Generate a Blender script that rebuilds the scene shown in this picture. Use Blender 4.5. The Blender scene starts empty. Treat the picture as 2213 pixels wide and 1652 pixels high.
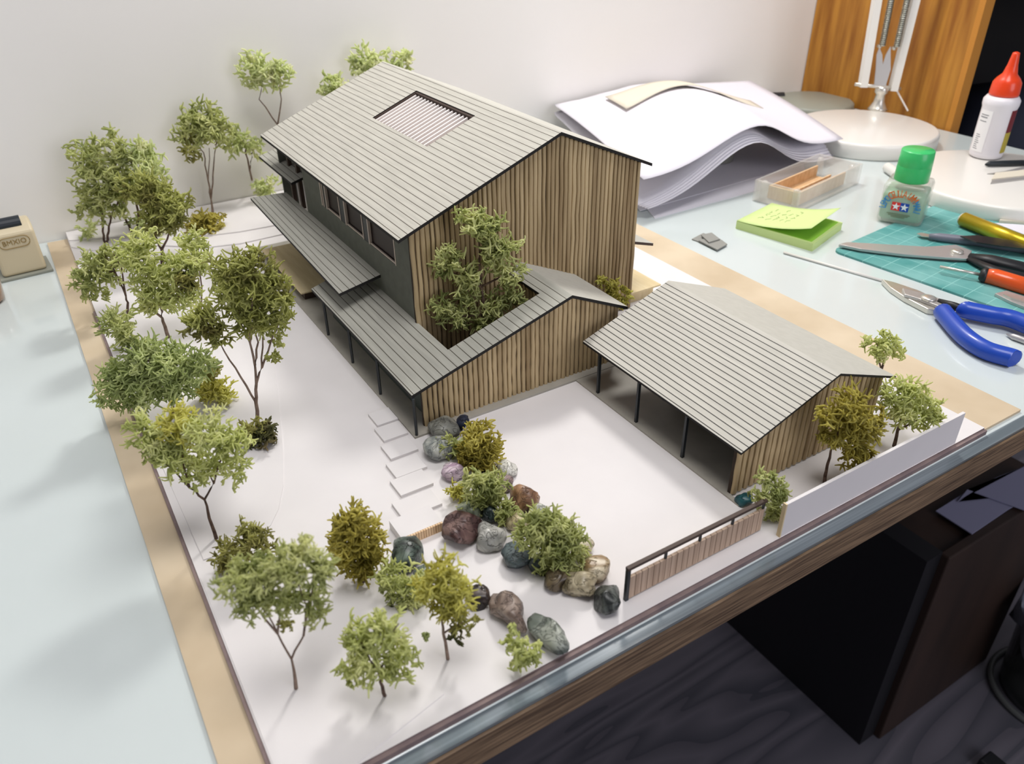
import bpy, bmesh, math, random
import numpy as np
from mathutils import Vector, Matrix, noise
random.seed(7); rng = np.random.default_rng(11)
scn = bpy.context.scene
COL = scn.collection
S = 0.65            # authored unit -> metres
W, H = 2213, 1652
# ------------------------------------------------------------------ camera model
F_PX = 1724.39; CAM = np.array([.0431, -.3305, .46])
_p, _r, _y = [math.radians(a) for a in (32.6085, -.9117, -31.2798)]
FW = np.array([math.sin(-_y)*math.cos(_p), math.cos(_y)*math.cos(_p), -math.sin(_p)])
_rt = np.cross(FW, [0, 0, 1]); _rt /= np.linalg.norm(_rt); _up = np.cross(_rt, FW)
RT = _rt*math.cos(_r)+_up*math.sin(_r); UP = -_rt*math.sin(_r)+_up*math.cos(_r)
def ray(x, y): return FW*F_PX+RT*(x-W/2)-UP*(y-H/2)
def R(x, y, z=0.):
    d = ray(x, y); return CAM+d*(z-CAM[2])/d[2]
def RX(x, y, X):
    d = ray(x, y); return CAM+d*(X-CAM[0])/d[0]
def RY(x, y, Y):
    d = ray(x, y); return CAM+d*(Y-CAM[1])/d[1]
def PJ(P):
    d = np.array(P)-CAM; z = d@FW
    return W/2+F_PX*(d@RT)/z, H/2-F_PX*(d@UP)/z, z
def HZ(P, ytop):
    lo, hi = P[2]-.05, 1.2
    for _ in range(40):
        m = (lo+hi)/2
        if PJ((P[0], P[1], m))[1] > ytop: lo = m
        else: hi = m
    return lo
# ------------------------------------------------------------------ materials
def mk(name):
    m = bpy.data.materials.new(name); m.use_nodes = True
    n = m.node_tree; return m, n, n.nodes['Principled BSDF'], n.links
def N(nt, t, **kw):
    n = nt.nodes.new(t)
    for k, v in kw.items():
        if k in n.inputs: n.inputs[k].default_value = v
        else: setattr(n, k, v)
    return n
def C3(c):
    return (*[((v/255)/12.92 if v/255 <= .04045 else ((v/255+.055)/1.055)**2.4) for v in c], 1.)
def coord(nt, scale=(1, 1, 1)):
    tc = N(nt, 'ShaderNodeTexCoord'); mp = N(nt, 'ShaderNodeMapping')
    mp.inputs['Scale'].default_value = tuple(s/S for s in scale)
    nt.links.new(tc.outputs['Object'], mp.inputs['Vector']); return mp.outputs['Vector']
def mat(name, c, rough=.6, c2=None, nscale=40, stretch=(1, 1, 1), bump=0, metal=0, coat=0, spec=.5, trans=0, ior=1.45, detail=4, lo=.35, hi=.65, sss=0, alpha=1):
    m, nt, b, L = mk(name)
    b.inputs['Base Color'].default_value = C3(c); b.inputs['Roughness'].default_value = rough
    b.inputs['Metallic'].default_value = metal; b.inputs['Coat Weight'].default_value = coat
    b.inputs['Specular IOR Level'].default_value = spec; b.inputs['Transmission Weight'].default_value = trans
    b.inputs['IOR'].default_value = ior; b.inputs['Alpha'].default_value = alpha
    if c2 or bump:
        v = coord(nt, stretch); no = N(nt, 'ShaderNodeTexNoise', Scale=nscale, Detail=detail); L.new(v, no.inputs['Vector'])
        if c2:
            r = N(nt, 'ShaderNodeValToRGB'); e = r.color_ramp.elements
            e[0].position = lo; e[1].position = hi; e[0].color = C3(c); e[1].color = C3(c2)
            L.new(no.outputs['Fac'], r.inputs['Fac']); L.new(r.outputs['Color'], b.inputs['Base Color'])
        if bump:
            bp = N(nt, 'ShaderNodeBump', Strength=bump, Distance=.001); L.new(no.outputs['Fac'], bp.inputs['Height']); L.new(bp.outputs['Normal'], b.inputs['Normal'])
    return m
def roofmat(name, c, line, pitch, width, org=0., axis=0, wav=.0006):
    m, nt, b, L = mk(name); b.inputs['Roughness'].default_value = .62; b.inputs['Specular IOR Level'].default_value = .35
    v = coord(nt); sx = N(nt, 'ShaderNodeSeparateXYZ'); L.new(v, sx.inputs[0])
    nz = N(nt, 'ShaderNodeTexNoise', Scale=9., Detail=2.); L.new(v, nz.inputs['Vector'])
    a = N(nt, 'ShaderNodeMath', operation='MULTIPLY_ADD'); L.new(nz.outputs['Fac'], a.inputs[0]); a.inputs[1].default_value = wav*2; L.new(sx.outputs[axis], a.inputs[2])
    s1 = N(nt, 'ShaderNodeMath', operation='ADD'); L.new(a.outputs[0], s1.inputs[0]); s1.inputs[1].default_value = 5-org
    d = N(nt, 'ShaderNodeMath', operation='DIVIDE'); L.new(s1.outputs[0], d.inputs[0]); d.inputs[1].default_value = pitch
    f = N(nt, 'ShaderNodeMath', operation='FRACT'); L.new(d.outputs[0], f.inputs[0])
    lt = N(nt, 'ShaderNodeMath', operation='LESS_THAN'); L.new(f.outputs[0], lt.inputs[0]); lt.inputs[1].default_value = width
    v2 = coord(nt, (1, .08, 1)); n2 = N(nt, 'ShaderNodeTexNoise', Scale=260., Detail=5.); L.new(v2, n2.inputs['Vector'])
    r = N(nt, 'ShaderNodeValToRGB'); e = r.color_ramp.elements; e[0].position = .3; e[1].position = .7
    e[0].color = C3([q*.955 for q in c]); e[1].color = C3([min(255, q*1.035) for q in c]); L.new(n2.outputs['Fac'], r.inputs['Fac'])
    mx = N(nt, 'ShaderNodeMix', data_type='RGBA'); L.new(lt.outputs[0], mx.inputs['Factor']); L.new(r.outputs['Color'], mx.inputs['A']); mx.inputs['B'].default_value = C3(line)
    L.new(mx.outputs['Result'], b.inputs['Base Color'])
    bp = N(nt, 'ShaderNodeBump', Strength=.5, Distance=.0006); iv = N(nt, 'ShaderNodeMath', operation='SUBTRACT'); iv.inputs[0].default_value = 1; L.new(lt.outputs[0], iv.inputs[1])
    L.new(iv.outputs[0], bp.inputs['Height']); L.new(bp.outputs['Normal'], b.inputs['Normal'])
    return m
def leafmat(name, cols, scale=45):
    m, nt, b, L = mk(name); b.inputs['Roughness'].default_value = .7; b.inputs['Specular IOR Level'].default_value = .25
    cols = [[min(250, (q*.82+(sum(c_)/3)*.18)*k_+9) for q, k_ in zip(c_, (1.03, 1.02, .95))] for c_ in cols]
    v = coord(nt); no = N(nt, 'ShaderNodeTexNoise', Scale=scale, Detail=3.); L.new(v, no.inputs['Vector'])
    r = N(nt, 'ShaderNodeValToRGB'); cr = r.color_ramp; cr.elements[0].position = .3; cr.elements[1].position = .7
    cr.elements[0].color = C3(cols[0]); cr.elements[1].color = C3(cols[2]); e = cr.elements.new(.5); e.color = C3(cols[1])
    L.new(no.outputs['Fac'], r.inputs['Fac']); L.new(r.outputs['Color'], b.inputs['Base Color'])
    t = N(nt, 'ShaderNodeBsdfTranslucent'); L.new(r.outputs['Color'], t.inputs['Color'])
    ms = N(nt, 'ShaderNodeMixShader'); ms.inputs[0].default_value = .55; L.new(b.outputs[0], ms.inputs[1]); L.new(t.outputs[0], ms.inputs[2])
    L.new(ms.outputs[0], nt.nodes['Material Output'].inputs['Surface'])
    return m
def emis(name, c, s):
    m, nt, b, L = mk(name); b.inputs['Emission Color'].default_value = C3(c); b.inputs['Emission Strength'].default_value = s; return m

M = {}
M['wall'] = mat('wall_paint', (243, 240, 234), .9, (246, 243, 238), 3, bump=.05)
M['white'] = mat('white_foamboard', (222, 218, 217), .75, (227, 223, 222), 14)
M['edge'] = mat('board_edge', (120, 104, 104), .8, (138, 120, 116), 60)
M['beige'] = mat('chipboard', (196, 177, 148), .8, (214, 197, 170), 9, (1, 1, 1), bump=.15)
M['deck'] = mat('beige_card', (214, 194, 150), .75, (224, 206, 166), 30, (8, .6, 1))
M['desk'] = mat('pale_glass', (203, 212, 211), .16, (208, 217, 216), 4, coat=.3, spec=.5)
M['deskedge'] = mat('glass_edge', (96, 106, 112), .14, (150, 162, 168), 22, (.12, 9, 6), coat=.5, lo=.4, hi=.75)
M['wood'] = mat('dark_oak', (80, 62, 46), .55, (138, 114, 88), 60, (.35, 4, 9), bump=.3, detail=6)
M['woodlip'] = mat('oak_lip', (190, 165, 130), .5)
M['cab'] = mat('orange_wood', (146, 90, 26), .42, (190, 132, 50), 9, (6, 6, .5), detail=5, bump=.05)
M['cabedge'] = mat('orange_wood_edge', (196, 132, 50), .5)
M['darkin'] = mat('dark_interior', (18, 17, 18), .8, (26, 22, 20), 8)
M['darkped'] = mat('dark_pedestal', (44, 32, 26), .55, (58, 42, 34), 12, (1, 1, .2))
M['darktop'] = mat('black_laminate', (26, 26, 30), .5)
M['roofU'] = roofmat('scored_roof', (194, 191, 180), (84, 76, 64), .0073, .10, 0)
M['roofG'] = roofmat('scored_roof_dark', (196, 193, 183), (40, 38, 32), .0057, .15, 0)
M['roofL'] = roofmat('scored_roof_low', (176, 175, 165), (80, 74, 64), .0078, .10, 0)
M['roofP'] = mat('plain_roof', (184, 182, 172), .65, (190, 188, 178), 120)
M['burn'] = mat('burnt_edge', (30, 28, 27), .8)
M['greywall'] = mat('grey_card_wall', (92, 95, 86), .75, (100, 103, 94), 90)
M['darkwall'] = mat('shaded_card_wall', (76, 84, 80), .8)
M['slat'] = mat('wood_slat', (146, 123, 88), .62, (206, 184, 143), 60, (1.6, 1, .10), detail=5, lo=.3, hi=.7)
M['slatback'] = mat('slat_backing', (50, 38, 28), .85)
M['gatewood'] = mat('gate_board', (168, 143, 122), .65, (192, 168, 146), 220, (1.6, 1, .04), detail=3)
M['palewood'] = mat('pale_wood', (214, 178, 136), .6, (232, 202, 164), 120, (3, 1, .1))
M['post'] = mat('dark_post', (32, 38, 42), .45)
M['brown'] = mat('brown_trim', (70, 54, 46), .6)
M['pane'] = mat('dark_pane', (44, 34, 32), .45, spec=.25)
M['lt'] = mat('light_trim', (196, 182, 170), .5)
M['slab'] = mat('floor_slab', (160, 156, 146), .55, (168, 163, 153), 60)
M['skyin'] = mat('skylight_board', (172, 152, 140), .7)
M['whiteslat'] = mat('white_slat', (246, 240, 236), .5)
M['chrome'] = mat('chrome', (222, 218, 208), .3, metal=.75)
M['steel'] = mat('steel', (196, 193, 190), .36, metal=.6)
M['steeld'] = mat('dark_steel', (96, 94, 94), .35, metal=1)
M['spring'] = mat('spring_steel', (150, 152, 140), .3, (190, 190, 180), 900, (.1, .1, 1), metal=1)
M['lampwhite'] = mat('lamp_enamel', (232, 229, 222), .35, coat=.3)
M['paper'] = mat('paper', (222, 219, 226), .85)
M['cream'] = mat('cream_card', (216, 208, 190), .8)
M['note'] = mat('green_note', (205, 225, 150), .75)
M['noted'] = mat('green_note_deep', (150, 205, 70), .75)
M['pencil'] = mat('pencil_mark', (128, 138, 92), .9)
M['acr'] = mat('clear_acrylic', (240, 236, 228), .08, alpha=.30, coat=.5)
M['stick'] = mat('tan_sticks', (205, 165, 118), .6, (226, 190, 148), 60, (1, 8, 1))
M['bglass'] = mat('bottle_glass', (214, 218, 204), .06, alpha=.36, coat=.6)
M['cement'] = mat('green_cement', (160, 200, 166), .35, (150, 192, 158), 10, coat=.4)
M['cap'] = mat('green_cap', (62, 190, 108), .32, coat=.2)
M['orange'] = mat('orange_print', (226, 106, 40), .5)
M['blue'] = mat('blue_print', (36, 132, 200), .5)
M['navy'] = mat('deep_blue_print', (28, 74, 168), .5)
M['red'] = mat('red_print', (222, 56, 48), .5)
M['wprint'] = mat('white_print', (245, 245, 245), .5)
M['smallprint'] = mat('small_print', (112, 120, 92), .6)
M['glue'] = mat('glue_plastic', (228, 224, 228), .4, coat=.2)
M['gluelabel'] = mat('glue_label', (238, 236, 236), .5)
M['gluetext'] = mat('glue_text', (140, 140, 144), .6)
M['maroon'] = mat('maroon_label', (110, 28, 36), .5)
M['yellowl'] = mat('olive_label', (176, 160, 56), .5)
M['gcap'] = mat('orange_cap', (228, 66, 24), .3, coat=.2)
M['black'] = mat('black_rubber', (30, 31, 34), .45)
M['blueh'] = mat('blue_grip', (28, 72, 178), .35, coat=.2)
M['orh'] = mat('orange_grip', (226, 88, 30), .3, coat=.4)
M['gold'] = mat('gold_barrel', (196, 170, 40), .3, metal=.6)
M['greyh'] = mat('grey_handle', (116, 118, 130), .4)
M['tan'] = mat('tan_plastic', (214, 200, 168), .45)
M['tanline'] = mat('tan_engraving', (150, 124, 70), .6)
M['knob'] = mat('black_knob', (30, 38, 46), .35)
M['greyplate'] = mat('grey_plate', (150, 152, 140), .4)
M['tea'] = mat('amber_glass', (150, 100, 50), .1, coat=.6)
M['scrap'] = mat('grey_scrap', (142, 142, 136), .7)
M['bluebox'] = mat('blue_box', (28, 80, 150), .5)
M['slate'] = mat('slate_fabric', (42, 46, 62), .8)
M['bin'] = mat('grey_bin', (52, 56, 54), .25, coat=.3)
M['binring'] = mat('bin_rim', (96, 98, 96), .3)
M['bag'] = mat('grey_bag', (120, 124, 136), .45)
M['bluepaper'] = mat('dim_paper', (150, 150, 176), .8)
M['bark'] = mat('twig_bark', (70, 52, 42), .8, (112, 90, 76), 160)
M['barkp'] = mat('pale_twig', (146, 126, 112), .8, (112, 92, 78), 160)
# mat with grid
def gridmat():
    m, nt, b, L = mk('cutting_mat'); b.inputs['Roughness'].default_value = .55
    v = coord(nt); no = N(nt, 'ShaderNodeTexNoise', Scale=14., Detail=6.); L.new(v, no.inputs['Vector'])
    r = N(nt, 'ShaderNodeValToRGB'); e = r.color_ramp.elements; e[0].position = .35; e[1].position = .7; e[0].color = C3((66, 142, 138)); e[1].color = C3((122, 178, 174))
    L.new(no.outputs['Fac'], r.inputs['Fac'])
    sx = N(nt, 'ShaderNodeSeparateXYZ'); L.new(v, sx.inputs[0]); outs = []
    for ax, p in ((0, .028), (1, .028)):
        for pp, wd, st in ((p, .035, 1.),):
            a = N(nt, 'ShaderNodeMath', operation='ADD'); L.new(sx.outputs[ax], a.inputs[0]); a.inputs[1].default_value = 3
            d = N(nt, 'ShaderNodeMath', operation='DIVIDE'); L.new(a.outputs[0], d.inputs[0]); d.inputs[1].default_value = pp
            f = N(nt, 'ShaderNodeMath', operation='FRACT'); L.new(d.outputs[0], f.inputs[0])
            l = N(nt, 'ShaderNodeMath', operation='LESS_THAN'); L.new(f.outputs[0], l.inputs[0]); l.inputs[1].default_value = wd; outs.append(l)
    mxx = N(nt, 'ShaderNodeMath', operation='MAXIMUM'); L.new(outs[0].outputs[0], mxx.inputs[0]); L.new(outs[1].outputs[0], mxx.inputs[1])
    sc = N(nt, 'ShaderNodeMath', operation='MULTIPLY'); L.new(mxx.outputs[0], sc.inputs[0]); sc.inputs[1].default_value = .8
    mx = N(nt, 'ShaderNodeMix', data_type='RGBA'); L.new(sc.outputs[0], mx.inputs['Factor']); L.new(r.outputs['Color'], mx.inputs['A']); mx.inputs['B'].default_value = C3((150, 204, 198))
    L.new(mx.outputs['Result'], b.inputs['Base Color']); return m
M['mat'] = gridmat()
def floormat():
    m, nt, b, L = mk('dark_wood_floor'); b.inputs['Roughness'].default_value = .42
    v = coord(nt, (.16, 1.3, 1)); no = N(nt, 'ShaderNodeTexNoise', Scale=3.2, Detail=3., Distortion=.5); L.new(v, no.inputs['Vector'])
    m1 = N(nt, 'ShaderNodeMath', operation='MULTIPLY'); L.new(no.outputs['Fac'], m1.inputs[0]); m1.inputs[1].default_value = 13.
    f = N(nt, 'ShaderNodeMath', operation='FRACT'); L.new(m1.outputs[0], f.inputs[0])
    r = N(nt, 'ShaderNodeValToRGB'); cr = r.color_ramp; cr.elements[0].color = C3((84, 84, 92)); cr.elements[0].position = 0; cr.elements[1].color = C3((118, 114, 122)); cr.elements[1].position = .6
    e = cr.elements.new(.95); e.color = C3((102, 99, 107)); L.new(f.outputs[0], r.inputs['Fac']); L.new(r.outputs['Color'], b.inputs['Base Color']); return m
M['floor'] = floormat()
G = {   # moss palettes
 'pale': leafmat('moss_pale', ((196, 206, 128), (224, 232, 164), (240, 244, 200))),
 'green': leafmat('moss_green', ((166, 180, 108), (208, 216, 150), (234, 238, 192))),
 'blue': leafmat('moss_bluegreen', ((170, 188, 122), (204, 218, 156), (232, 240, 196))),
 'olive': leafmat('moss_olive', ((150, 144, 74), (192, 192, 112), (228, 230, 164))),
 'mix': leafmat('moss_mixed', ((136, 126, 66), (192, 198, 112), (232, 236, 172)), 25),
 'mustard': leafmat('moss_mustard', ((168, 156, 60), (206, 196, 88), (230, 224, 128))),
 'dark': leafmat('moss_dark', ((58, 70, 44), (110, 112, 66), (178, 158, 120)), 30),
 'ygreen': leafmat('moss_yellow', ((198, 192, 82), (224, 222, 118), (238, 240, 156)), 30),
 'far': leafmat('moss_far', ((206, 220, 160), (226, 236, 186), (240, 246, 212))),
}
# ------------------------------------------------------------------ object helpers
ORG = {}
def newobj(name, verts, faces, m, parent=None, smooth=False, bevel=0, mats=None, fmat=None, bseg=2):
    V = np.asarray(verts, float)
    if parent is not None: o0 = ORG[parent.name]
    else:
        lo, hi = V.min(0), V.max(0); o0 = np.array([(lo[0]+hi[0])/2, (lo[1]+hi[1])/2, lo[2]])
    me = bpy.data.meshes.new(name); me.from_pydata((V-o0).tolist(), [], [tuple(int(i) for i in f) for f in faces])
    bm = bmesh.new(); bm.from_mesh(me); bmesh.ops.recalc_face_normals(bm, faces=bm.faces); bm.to_mesh(me); bm.free()
    for q in (mats or [m]): me.materials.append(q)
    if fmat is not None: me.polygons.foreach_set('material_index', fmat)
    if smooth: me.polygons.foreach_set('use_smooth', [True]*len(me.polygons))
    me.update()
    o = bpy.data.objects.new(name, me); COL.objects.link(o)
    if parent is not None: o.parent = parent; o.location = (0, 0, 0)
    else: o.location = tuple(o0)
    ORG[o.name] = o0
    if bevel:
        b = o.modifiers.new('bevel', 'BEVEL'); b.width = bevel*S; b.segments = bseg; b.limit_method = 'ANGLE'; b.angle_limit = math.radians(40)
    return o
def tag(o, label, cat, group=None):
    o['label'] = label; o['category'] = cat
    if group: o['group'] = group
    return o
def thing(name, loc, label, cat, group=None):
    o = bpy.data.objects.new(name, None); o.empty_display_size = .02; COL.objects.link(o); o.location = tuple(loc); ORG[o.name] = np.array(loc, float)
    return tag(o, label, cat, group)
def struct(o): o['kind'] = 'structure'; return o
class MB:
    def __init__(s): s.v = []; s.f = []; s.m = []
    def add(s, v, f, mi=0):
        k = len(s.v); s.v += [tuple(p) for p in v]; s.f += [tuple(i+k for i in q) for q in f]; s.m += [mi]*len(f); return s
    def box(s, a, b, mi=0):
        x0, y0, z0 = a; x1, y1, z1 = b
        return s.add([(x0, y0, z0), (x1, y0, z0), (x1, y1, z0), (x0, y1, z0), (x0, y0, z1), (x1, y0, z1), (x1, y1, z1), (x0, y1, z1)],
                     [(0, 3, 2, 1), (4, 5, 6, 7), (0, 1, 5, 4), (1, 2, 6, 5), (2, 3, 7, 6), (3, 0, 4, 7)], mi)
    def hexa(s, p, mi=0, topmi=None):   # 4 bottom, 4 top
        k = len(s.v); s.v += [tuple(q) for q in p]
        fs = [(0, 3, 2, 1), (4, 5, 6, 7), (0, 1, 5, 4), (1, 2, 6, 5), (2, 3, 7, 6), (3, 0, 4, 7)]
        for i, q in enumerate(fs): s.f.append(tuple(j+k for j in q)); s.m.append(topmi if (i == 1 and topmi is not None) else mi)
        return s
    def prism(s, pts, z0, z1, mi=0):
        n = len(pts); v = [(p[0], p[1], z0) for p in pts]+[(p[0], p[1], z1) for p in pts]
        return s.add(v, [tuple(range(n))[::-1], tuple(range(n, 2*n))]+[(i, (i+1) % n, n+(i+1) % n, n+i) for i in range(n)], mi)
    def tube(s, pts, rad, sides=8, mi=0, flat=1., caps=True):
        P = [np.array(p, float) for p in pts]; n = len(P)
        if not hasattr(rad, '__len__'): rad = [rad]*n
        rings = []; up = np.array([.03, .02, 1.])
        for i in range(n):
            t = P[min(i+1, n-1)]-P[max(i-1, 0)]; t = t/(np.linalg.norm(t)+1e-12)
            u = up if abs(t@up)/np.linalg.norm(up) < .95 else np.array([1., .1, 0])
            a = np.cross(u, t); a /= np.linalg.norm(a); b = np.cross(t, a)
            rings.append([P[i]+rad[i]*(math.cos(w)*a+flat*math.sin(w)*b) for w in [2*math.pi*k/sides for k in range(sides)]])
        v = [q for r in rings for q in r]; f = []
        for i in range(n-1):
            for k in range(sides):
                f.append((i*sides+k, i*sides+(k+1) % sides, (i+1)*sides+(k+1) % sides, (i+1)*sides+k))
        if caps: f += [tuple(range(sides))[::-1], tuple((n-1)*sides+k for k in range(sides))]
        return s.add(v, f, mi)
    def lathe(s, prof, c, seg=40, mi=0, sq=None):
        v = []; f = []; n = len(prof)
        for (r, z) in prof:
            for k in range(seg):
                w = 2*math.pi*k/seg; v.append((c[0]+r*math.cos(w), c[1]+r*math.sin(w), c[2]+z))
        for i in range(n-1):
            for k in range(seg): f.append((i*seg+k, i*seg+(k+1) % seg, (i+1)*seg+(k+1) % seg, (i+1)*seg+k))
        f += [tuple(range(seg))[::-1], tuple((n-1)*seg+k for k in range(seg))]
        return s.add(v, f, mi)
    def xf(s, fn): s.v = [tuple(fn(np.array(p))) for p in s.v]; return s
    def obj(s, name, m, parent=None, **k):
        if isinstance(m, (list, tuple)): return newobj(name, s.v, s.f, None, parent, mats=list(m), fmat=s.m, **k)
        return newobj(name, s.v, s.f, m, parent, **k)
def box(name, a, b, m, parent=None, bevel=0, **k): return MB().box(a, b).obj(name, m, parent, bevel=bevel, **k)
def text(name, body, size, m, parent, origin, xdir, ydir, depth=.0004, align='CENTER', sx=1.):
    cu = bpy.data.curves.new('t', 'FONT'); cu.body = body; cu.size = size; cu.extrude = depth/2; cu.align_x = align; cu.align_y = 'CENTER'; cu.resolution_u = 3
    to = bpy.data.objects.new('t', cu); COL.objects.link(to); dg = bpy.context.evaluated_depsgraph_get(); me = bpy.data.meshes.new_from_object(to.evaluated_get(dg))
    V = [np.array(v.co) for v in me.vertices]; F = [tuple(p.vertices) for p in me.polygons]
    bpy.data.objects.remove(to); bpy.data.curves.remove(cu)
    xd = np.array(xdir, float); xd /= np.linalg.norm(xd); yd = np.array(ydir, float); yd /= np.linalg.norm(yd); zd = np.cross(xd, yd)
    VV = [np.array(origin)+xd*v[0]*sx+yd*v[1]+zd*v[2] for v in V]
    return VV, F
def textobj(name, body, size, m, parent, origin, xd, yd, **k):
    v, f = text(name, body, size, m, parent, origin, xd, yd, **k); return newobj(name, v, f, m, parent)

# ------------------------------------------------------------------ room + desk
ZF = -1.154; YW = .998; DXR = 1.6687
struct(box('floor', (-3, -3, ZF-.05), (4, YW, ZF), M['floor']))
struct(box('wall_back', (-3, YW, ZF), (4, YW+.08, 2.6), M['wall']))
dk = thing('desk', (.3, .47, ZF), 'long desk with a pale frosted glass top and a dark wood front edge', 'desk')
box('desk_top', (-1.4, -.0435, -.008), (DXR, YW-.001, 0), M['desk'], dk, bevel=.0012)
box('glass_lip', (-1.4, -.0545, -.008), (DXR, -.0435, -.0006), M['deskedge'], dk)['label'] = 'bluish polished glass edge'
box('wood_edge', (-1.4, -.0571, -.032), (DXR, -.0545, -.0035), M['wood'], dk, bevel=.0006)['label'] = 'dark brown grained wood strip'
box('support_board', (-1.4, -.0545, -.032), (DXR, YW-.001, -.008), M['darktop'], dk)
box('desk_panel', (-1.38, .1, ZF), (-1.34, .95, -.032), M['darkped'], dk)
box('back_panel', (-1.34, .9, -.7), (1.2, .93, -.032), M['darktop'], dk)
# pedestal
pd = thing('pedestal_cabinet', (1.5, .4, ZF), 'dark brown wooden cabinet standing on the floor under the desk', 'cabinet')
box('cabinet_side', (1.215, .165, ZF), (1.2615, .60, -.60), M['darktop'], pd)
box('cabinet_front', (1.2615, .15, ZF), (1.66, .17, -.605), M['darkped'], pd, bevel=.003)
box('cabinet_body', (1.2615, .17, ZF), (1.66, .60, -.615), M['darkped'], pd)
def sheet(name, px, z, t, m, label, cat, group=None):
    pts = [R(x, y, z) for x, y in px]; o = MB().prism(pts, z, z+t).obj(name, m); return tag(o, label, cat, group)
sheet('paper_sheet', [(2022, 1106), (2083, 1068), (2200, 1090), (2178, 1103), (2100, 1156)], -.604, .002, M['bluepaper'], 'lilac-grey sheet lying nearest the corner of the dark cabinet under the desk', 'paper')
sheet('paper_sheet', [(2070, 1085), (2150, 1035), (2213, 1010), (2290, 1060), (2230, 1110), (2090, 1060)], -.60, .002, M['bluepaper'], 'larger lilac-grey sheet running out of frame on the cabinet under the desk', 'paper')
# bin
bc = (1.69, .018, ZF)
bn = thing('waste_bin', bc, 'round dark grey waste bin on the floor in front of the cabinet', 'waste bin')
MB().lathe([(.10, .0), (.104, .02), (.118, .25), (.121, .25), (.117, .25), (.10, .03), (.0, .03)], bc, 48).obj('bin_body', M['bin'], bn, smooth=True)
tw = [(bc[0]+.122*math.cos(a), bc[1]+.122*math.sin(a), ZF+.008) for a in np.linspace(0, 2*math.pi, 49)]
MB().tube(tw, .007, 8).obj('base_ring', M['binring'], bn, smooth=True)['label'] = 'pale rounded ring around the foot'
pts = []
bg = MB()
n = 28
for k in range(5):
    for i in range(n):
        a = 2*math.pi*i/n; r = [.114, .125, .132, .128, .122][k]+.008*math.sin(a*5+k)+.005*math.sin(a*9+2*k); z = [.16, .26, .28, .24, .19][k]+.012*math.sin(a*4+k)
        bg.v.append((bc[0]+r*math.cos(a), bc[1]+r*math.sin(a), ZF+z))
for k in range(4):
    for i in range(n): bg.f.append((k*n+i, k*n+(i+1) % n, (k+1)*n+(i+1) % n, (k+1)*n+i)); bg.m.append(0)
bg.obj('bag', M['bag'], bn, smooth=True)['label'] = 'crumpled grey plastic liner folded over the rim'
fl = R(2135, 1645, ZF+.02); tag(box('rubber_foot', (fl[0]-.02, fl[1]-.03, ZF), (fl[0]+.02, fl[1]+.01, ZF+.03), M['black'], bevel=.004), 'small black block on the floor at the bottom edge of the photo', 'block')
# bookcase
bk = thing('bookcase', (2.1, .8, ZF), 'tall bookcase with an orange-brown wooden side panel standing at the right end of the desk', 'bookcase')
XB = DXR+.004; YB = .607
box('side_panel', (XB, YB+.012, ZF), (XB+.03, YW-.002, 1.5), M['cab'], bk)['label'] = 'orange-brown varnished side with vertical grain'
box('side_edge', (XB, YB, ZF), (XB+.03, YB+.012, 1.5), M['cabedge'], bk)
box('back_board', (XB+.03, YW-.02, ZF), (3.0, YW-.002, 1.5), M['darkin'], bk)
box('frame_post', (XB+.03, YB+.02, ZF), (XB+.06, YB+.05, 1.5), M['darkin'], bk)
for z in (.245, -.35):
    box('shelf', (XB+.03, YB+.01, z), (3.0, YW-.02, z+.028), M['darkped'], bk)
box('shelf', (XB+.03, YB+.01, ZF+.05), (3.0, YW-.02, ZF+.08), M['darkped'], bk)
q = RY(2213, 25, .66)
tag(box('storage_box', (q[0]-.045, .64, .274), (q[0]+.25, .9, .274+.14), M['bluebox'], bevel=.004), 'bright blue box on the upper shelf of the bookcase', 'box')
q = RY(2190, 300, .70)
sv = MB(); c0 = np.array([q[0]+.12, .76, -.322]); 
sv.lathe([(.02, 0), (.16, .0), (.2, .08), (.2, .2), (.15, .29), (.05, .32), (.0, .325)], c0, 24)
tag(sv.obj('cloth_bag', M['slate'], smooth=True), 'dark slate-blue rounded bag on the lower shelf of the bookcase', 'bag')

# ------------------------------------------------------------------ model base
ZB, ZW = .003, .006
mbse = thing('model_base_board', (.42, .48, 0), 'large beige board with white landscape sheets carrying the architectural model', 'model base')
box('base_board', (.035, -.0385, 0.0), (.8116, .985, ZB), M['beige'], mbse)['label'] = 'beige chipboard sheet showing along both sides'
wb = MB().box((.0625, -.0390, ZB), (.748, .9965, ZW)); wb.m = [0, 0, 1, 1, 0, 1]
wb.obj('white_ground', (M['white'], M['edge']), mbse)['label'] = 'white foamboard ground'
box('edge_strip', (.0625, -.0422, 0), (.748, -.0390, .0046), M['edge'], mbse)['label'] = 'dark brownish front edge'
box('edge_strip', (.0598, -.0388, ZB), (.0625, .70, .0052), M['edge'], mbse)['label'] = 'dark brownish left edge'
def contour(px, z0, z1, name='contour_sheet'):
    pts = [R(x, y, z1) for x, y in px]
    pts = [(min(max(p[0], .0635), .74), min(p[1], .996)) for p in pts]
    b = MB().prism(pts, z0, z1); b.m = [0, 0]+[2]*len(pts); b.obj(name, (M['white'], M['edge'], M['white']), mbse)
contour([(100, 545), (200, 541), (260, 533), (350, 530), (440, 535), (520, 526), (600, 508), (720, 480), (900, 440), (1010, 300), (700, 360), (135, 500)], ZW, .0078)
contour([(100, 529), (240, 513), (340, 505), (440, 510), (520, 500), (575, 490), (650, 475), (900, 420), (1000, 295), (700, 358), (135, 498)], .0078, .0096)
contour([(200, 800), (330, 760), (440, 735), (560, 720), (592, 780), (603, 870), (611, 960), (612, 1050), (602, 1100), (585, 1135), (555, 1160), (500, 1190), (440, 1210)], ZW, .0068)
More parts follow.
